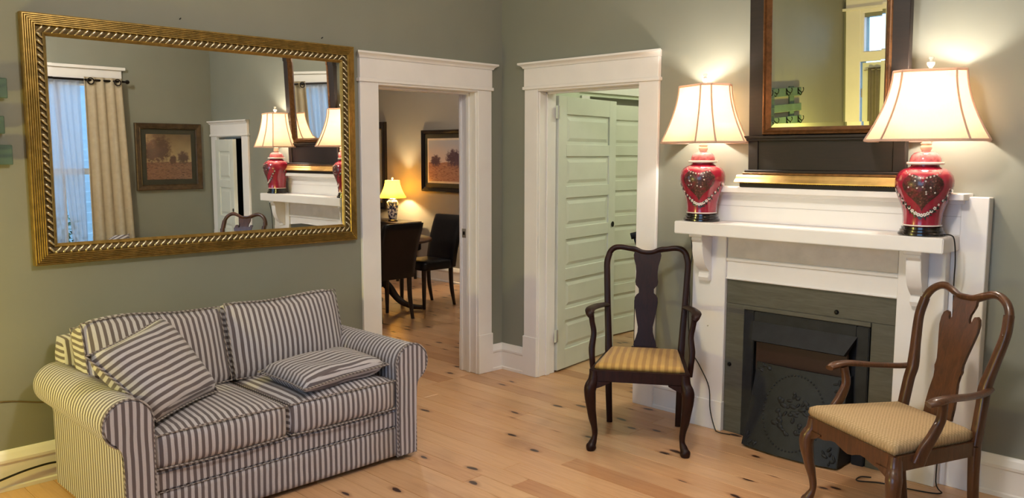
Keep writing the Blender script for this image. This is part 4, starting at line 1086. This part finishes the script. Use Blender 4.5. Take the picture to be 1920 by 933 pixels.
mo('mirror_glass', [(a, -.008, b) for a, b in ((-.21, .09), (.21, .09), (.21, 1.06), (-.21, 1.06))], [(0, 1, 2, 3)], MIRROR, bmr)

# ================================================================== BACK ROOM
bc = thing('bentwood_chair', 'black slatted chair back just showing behind the white door casing', 'chair', (.525, 1.15, 0), math.radians(25))
for i in range(7): sweep('slat', [(-.09+i*.03, .17, .46), (-.12+i*.04, .23, .68), (-.20+i*.0667, .26, .90)], [(.016, .005)]*3, BLACKM, bc, sec=RSQ, m=3, up=(1, 0, 0))
sweep('top_rail', [(-.235, .25, .91), (-.12, .275, .935), (.12, .275, .935), (.235, .25, .91)], [(.026, .012)]*4, BLACKM, bc, sec=RSQ, m=4)
V, F = rbox((.11, .16, .02), .015, 3); mo('seat', [v+Vector((0, 0, .45)) for v in V], F, BLACKM, bc, 'all')
for sx in (-1, 1):
    for sy in (-1, 1): sweep('leg', [(sx*.10, sy*.14, .45), (sx*.10, sy*.15, 0)], [.016, .012], BLACKM, bc, m=2, up=(1, 0, 0))

# ================================================================== COAT RACK (west wall, left edge of frame and in the mantel mirror)
cr_ = thing('coat_rack', 'teal painted wooden coat rack with black hooks at the left edge', 'coat rack', (0, -3.94, 1.5))
for z0_, z1_, e in ((.025, .115, .78), (.165, .245, .755), (.325, .415, .775)):
    box('board', (.018, -.78, z0_), (.036, e, z1_), TEAL, cr_)
for yy in (-.60, 0, .58): box('batten', (0, yy-.05, 0), (.018, yy+.05, .43), TEAL, cr_)
for z in (.07, .37):
    for yy in (-.70, -.44, -.15, .15, .44, .70):
        hk = sweep('hook', [(.037, yy, z+.03), (.055, yy, z+.005), (.085, yy, z-.01), (.10, yy, z+.02), (.094, yy, z+.04)], [.005, .005, .005, .004, .006], BLACKM, cr_, sec=CIRC[::2], m=4)
        sweep('hook_prong', [(.04, yy, z-.01), (.06, yy, z-.035), (.075, yy, z-.03), (.078, yy, z-.012)], [.005, .005, .004, .005], BLACKM, hk, sec=CIRC[::2], m=4)
        box('hook_plate', (.036, yy-.012, z-.03), (.040, yy+.012, z+.04), BLACKM, hk, .001)

# ================================================================== ASSUMED OUT-OF-FRAME LIGHTING OF THE ROOMS
et = thing('end_table', 'small dark end table under the coat rack', 'table', (.46, -4.45, 0))
box('table_top', (-.24, -.24, .56), (.24, .24, .585), DKWOOD, et)
for sx in (-.2, .2):
    for sy in (-.2, .2): box('leg', (sx-.02, sy-.02, 0), (sx+.02, sy+.02, .56), DKWOOD, et)
el = thing('table_lamp', 'small brass lamp with bare yellow bulb, assumed out of frame on the end table below the coat rack', 'lamp', (.46, -4.45, .585))  # unseen lamp, guessed from the yellow light on the left wall
lathe('base', [(.08, 0), (.08, .015), (.03, .03), (.05, .10), (.06, .16), (.03, .22), (.012, .26), (.012, .30)], BRASS, el, 20)
lathe('bulb_holder', [(.022, .29), (.026, .30), (.026, .335), (.018, .34)], IVORY, el, 16)
light('bulb_light', (0, 0, .41), SIDE_W, (1., .86, .22), .06, el)
cf = thing('added_ceiling_light', 'white glass ceiling light added out of frame as fill for the room', 'ceiling light', (2.9, -2.4, H))  # unseen fixture, added to raise the ambient light
lathe('canopy', [(.10, 0), (.10, -.02), (.06, -.05), (.02, -.06)], BRASS, cf, 20)
lathe('glass_bowl', [(.20, -.07), (.19, -.12), (.14, -.17), (.06, -.19), (0, -.195)], shade_mat('opal_glass', 'fff6e8', .75), cf, 28)
light('bulb_light', (0, 0, -.28), CEIL_W, (1., .95, .91), .14, cf)
c2 = thing('added_ceiling_light', 'plain ceiling light assumed out of frame for the greenish light of the back room', 'ceiling light', (1.3, 1.6, H))  # unseen fixture, guessed from the greenish light on the open door
lathe('canopy', [(.12, 0), (.12, -.03), (.10, -.05), (0, -.06)], BRASS, c2, 20)
light('bulb_light', (0, 0, -.18), ROOM2_W, (.94, 1., .80), .09, c2)
c3 = thing('added_ceiling_light', 'plain ceiling light added out of frame to brighten the dining room', 'ceiling light', (-2.5, .6, H))  # unseen fixture, added to lift the dining room walls
lathe('canopy', [(.12, 0), (.12, -.03), (.10, -.05), (0, -.06)], BRASS, c3, 20)
light('bulb_light', (0, 0, -.2), 54, (1., .92, .84), .10, c3)

# ================================================================== SMALL THINGS
tag(sweep('power_cord', [(.050, -3.62, .006), (.045, -3.45, .03), (.040, -3.30, .065), (.040, -3.17, .088), (.040, -3.05, .090), (.040, -2.95, .05), (.05, -2.9, .006)], .005, CORD, None, m=6), 'black cord looping along the baseboard left of the loveseat', 'cord')
tag(sweep('cable', [(.004, -3.45, .438), (.004, -3.32, .432), (.004, -3.22, .420), (.004, -3.12, .395), (.004, -3.0, .372)], .0035, CORD_B, None, m=5, sec=CIRC[::2]), 'thin brown cord running along the wall behind the loveseat arm', 'cord')
for yy, zz, lb in ((-2.34, 2.27, 'small nail in the wall above the middle of the gold mirror'), (-1.49, 2.255, 'small nail in the wall above the right end of the gold mirror')):
    nl = tag(sweep('wall_nail', [(-.002, yy, zz), (.014, yy, zz+.004)], [.003, .003], BLACKM, None, m=1, sec=CIRC[::2]), lb, 'nail')
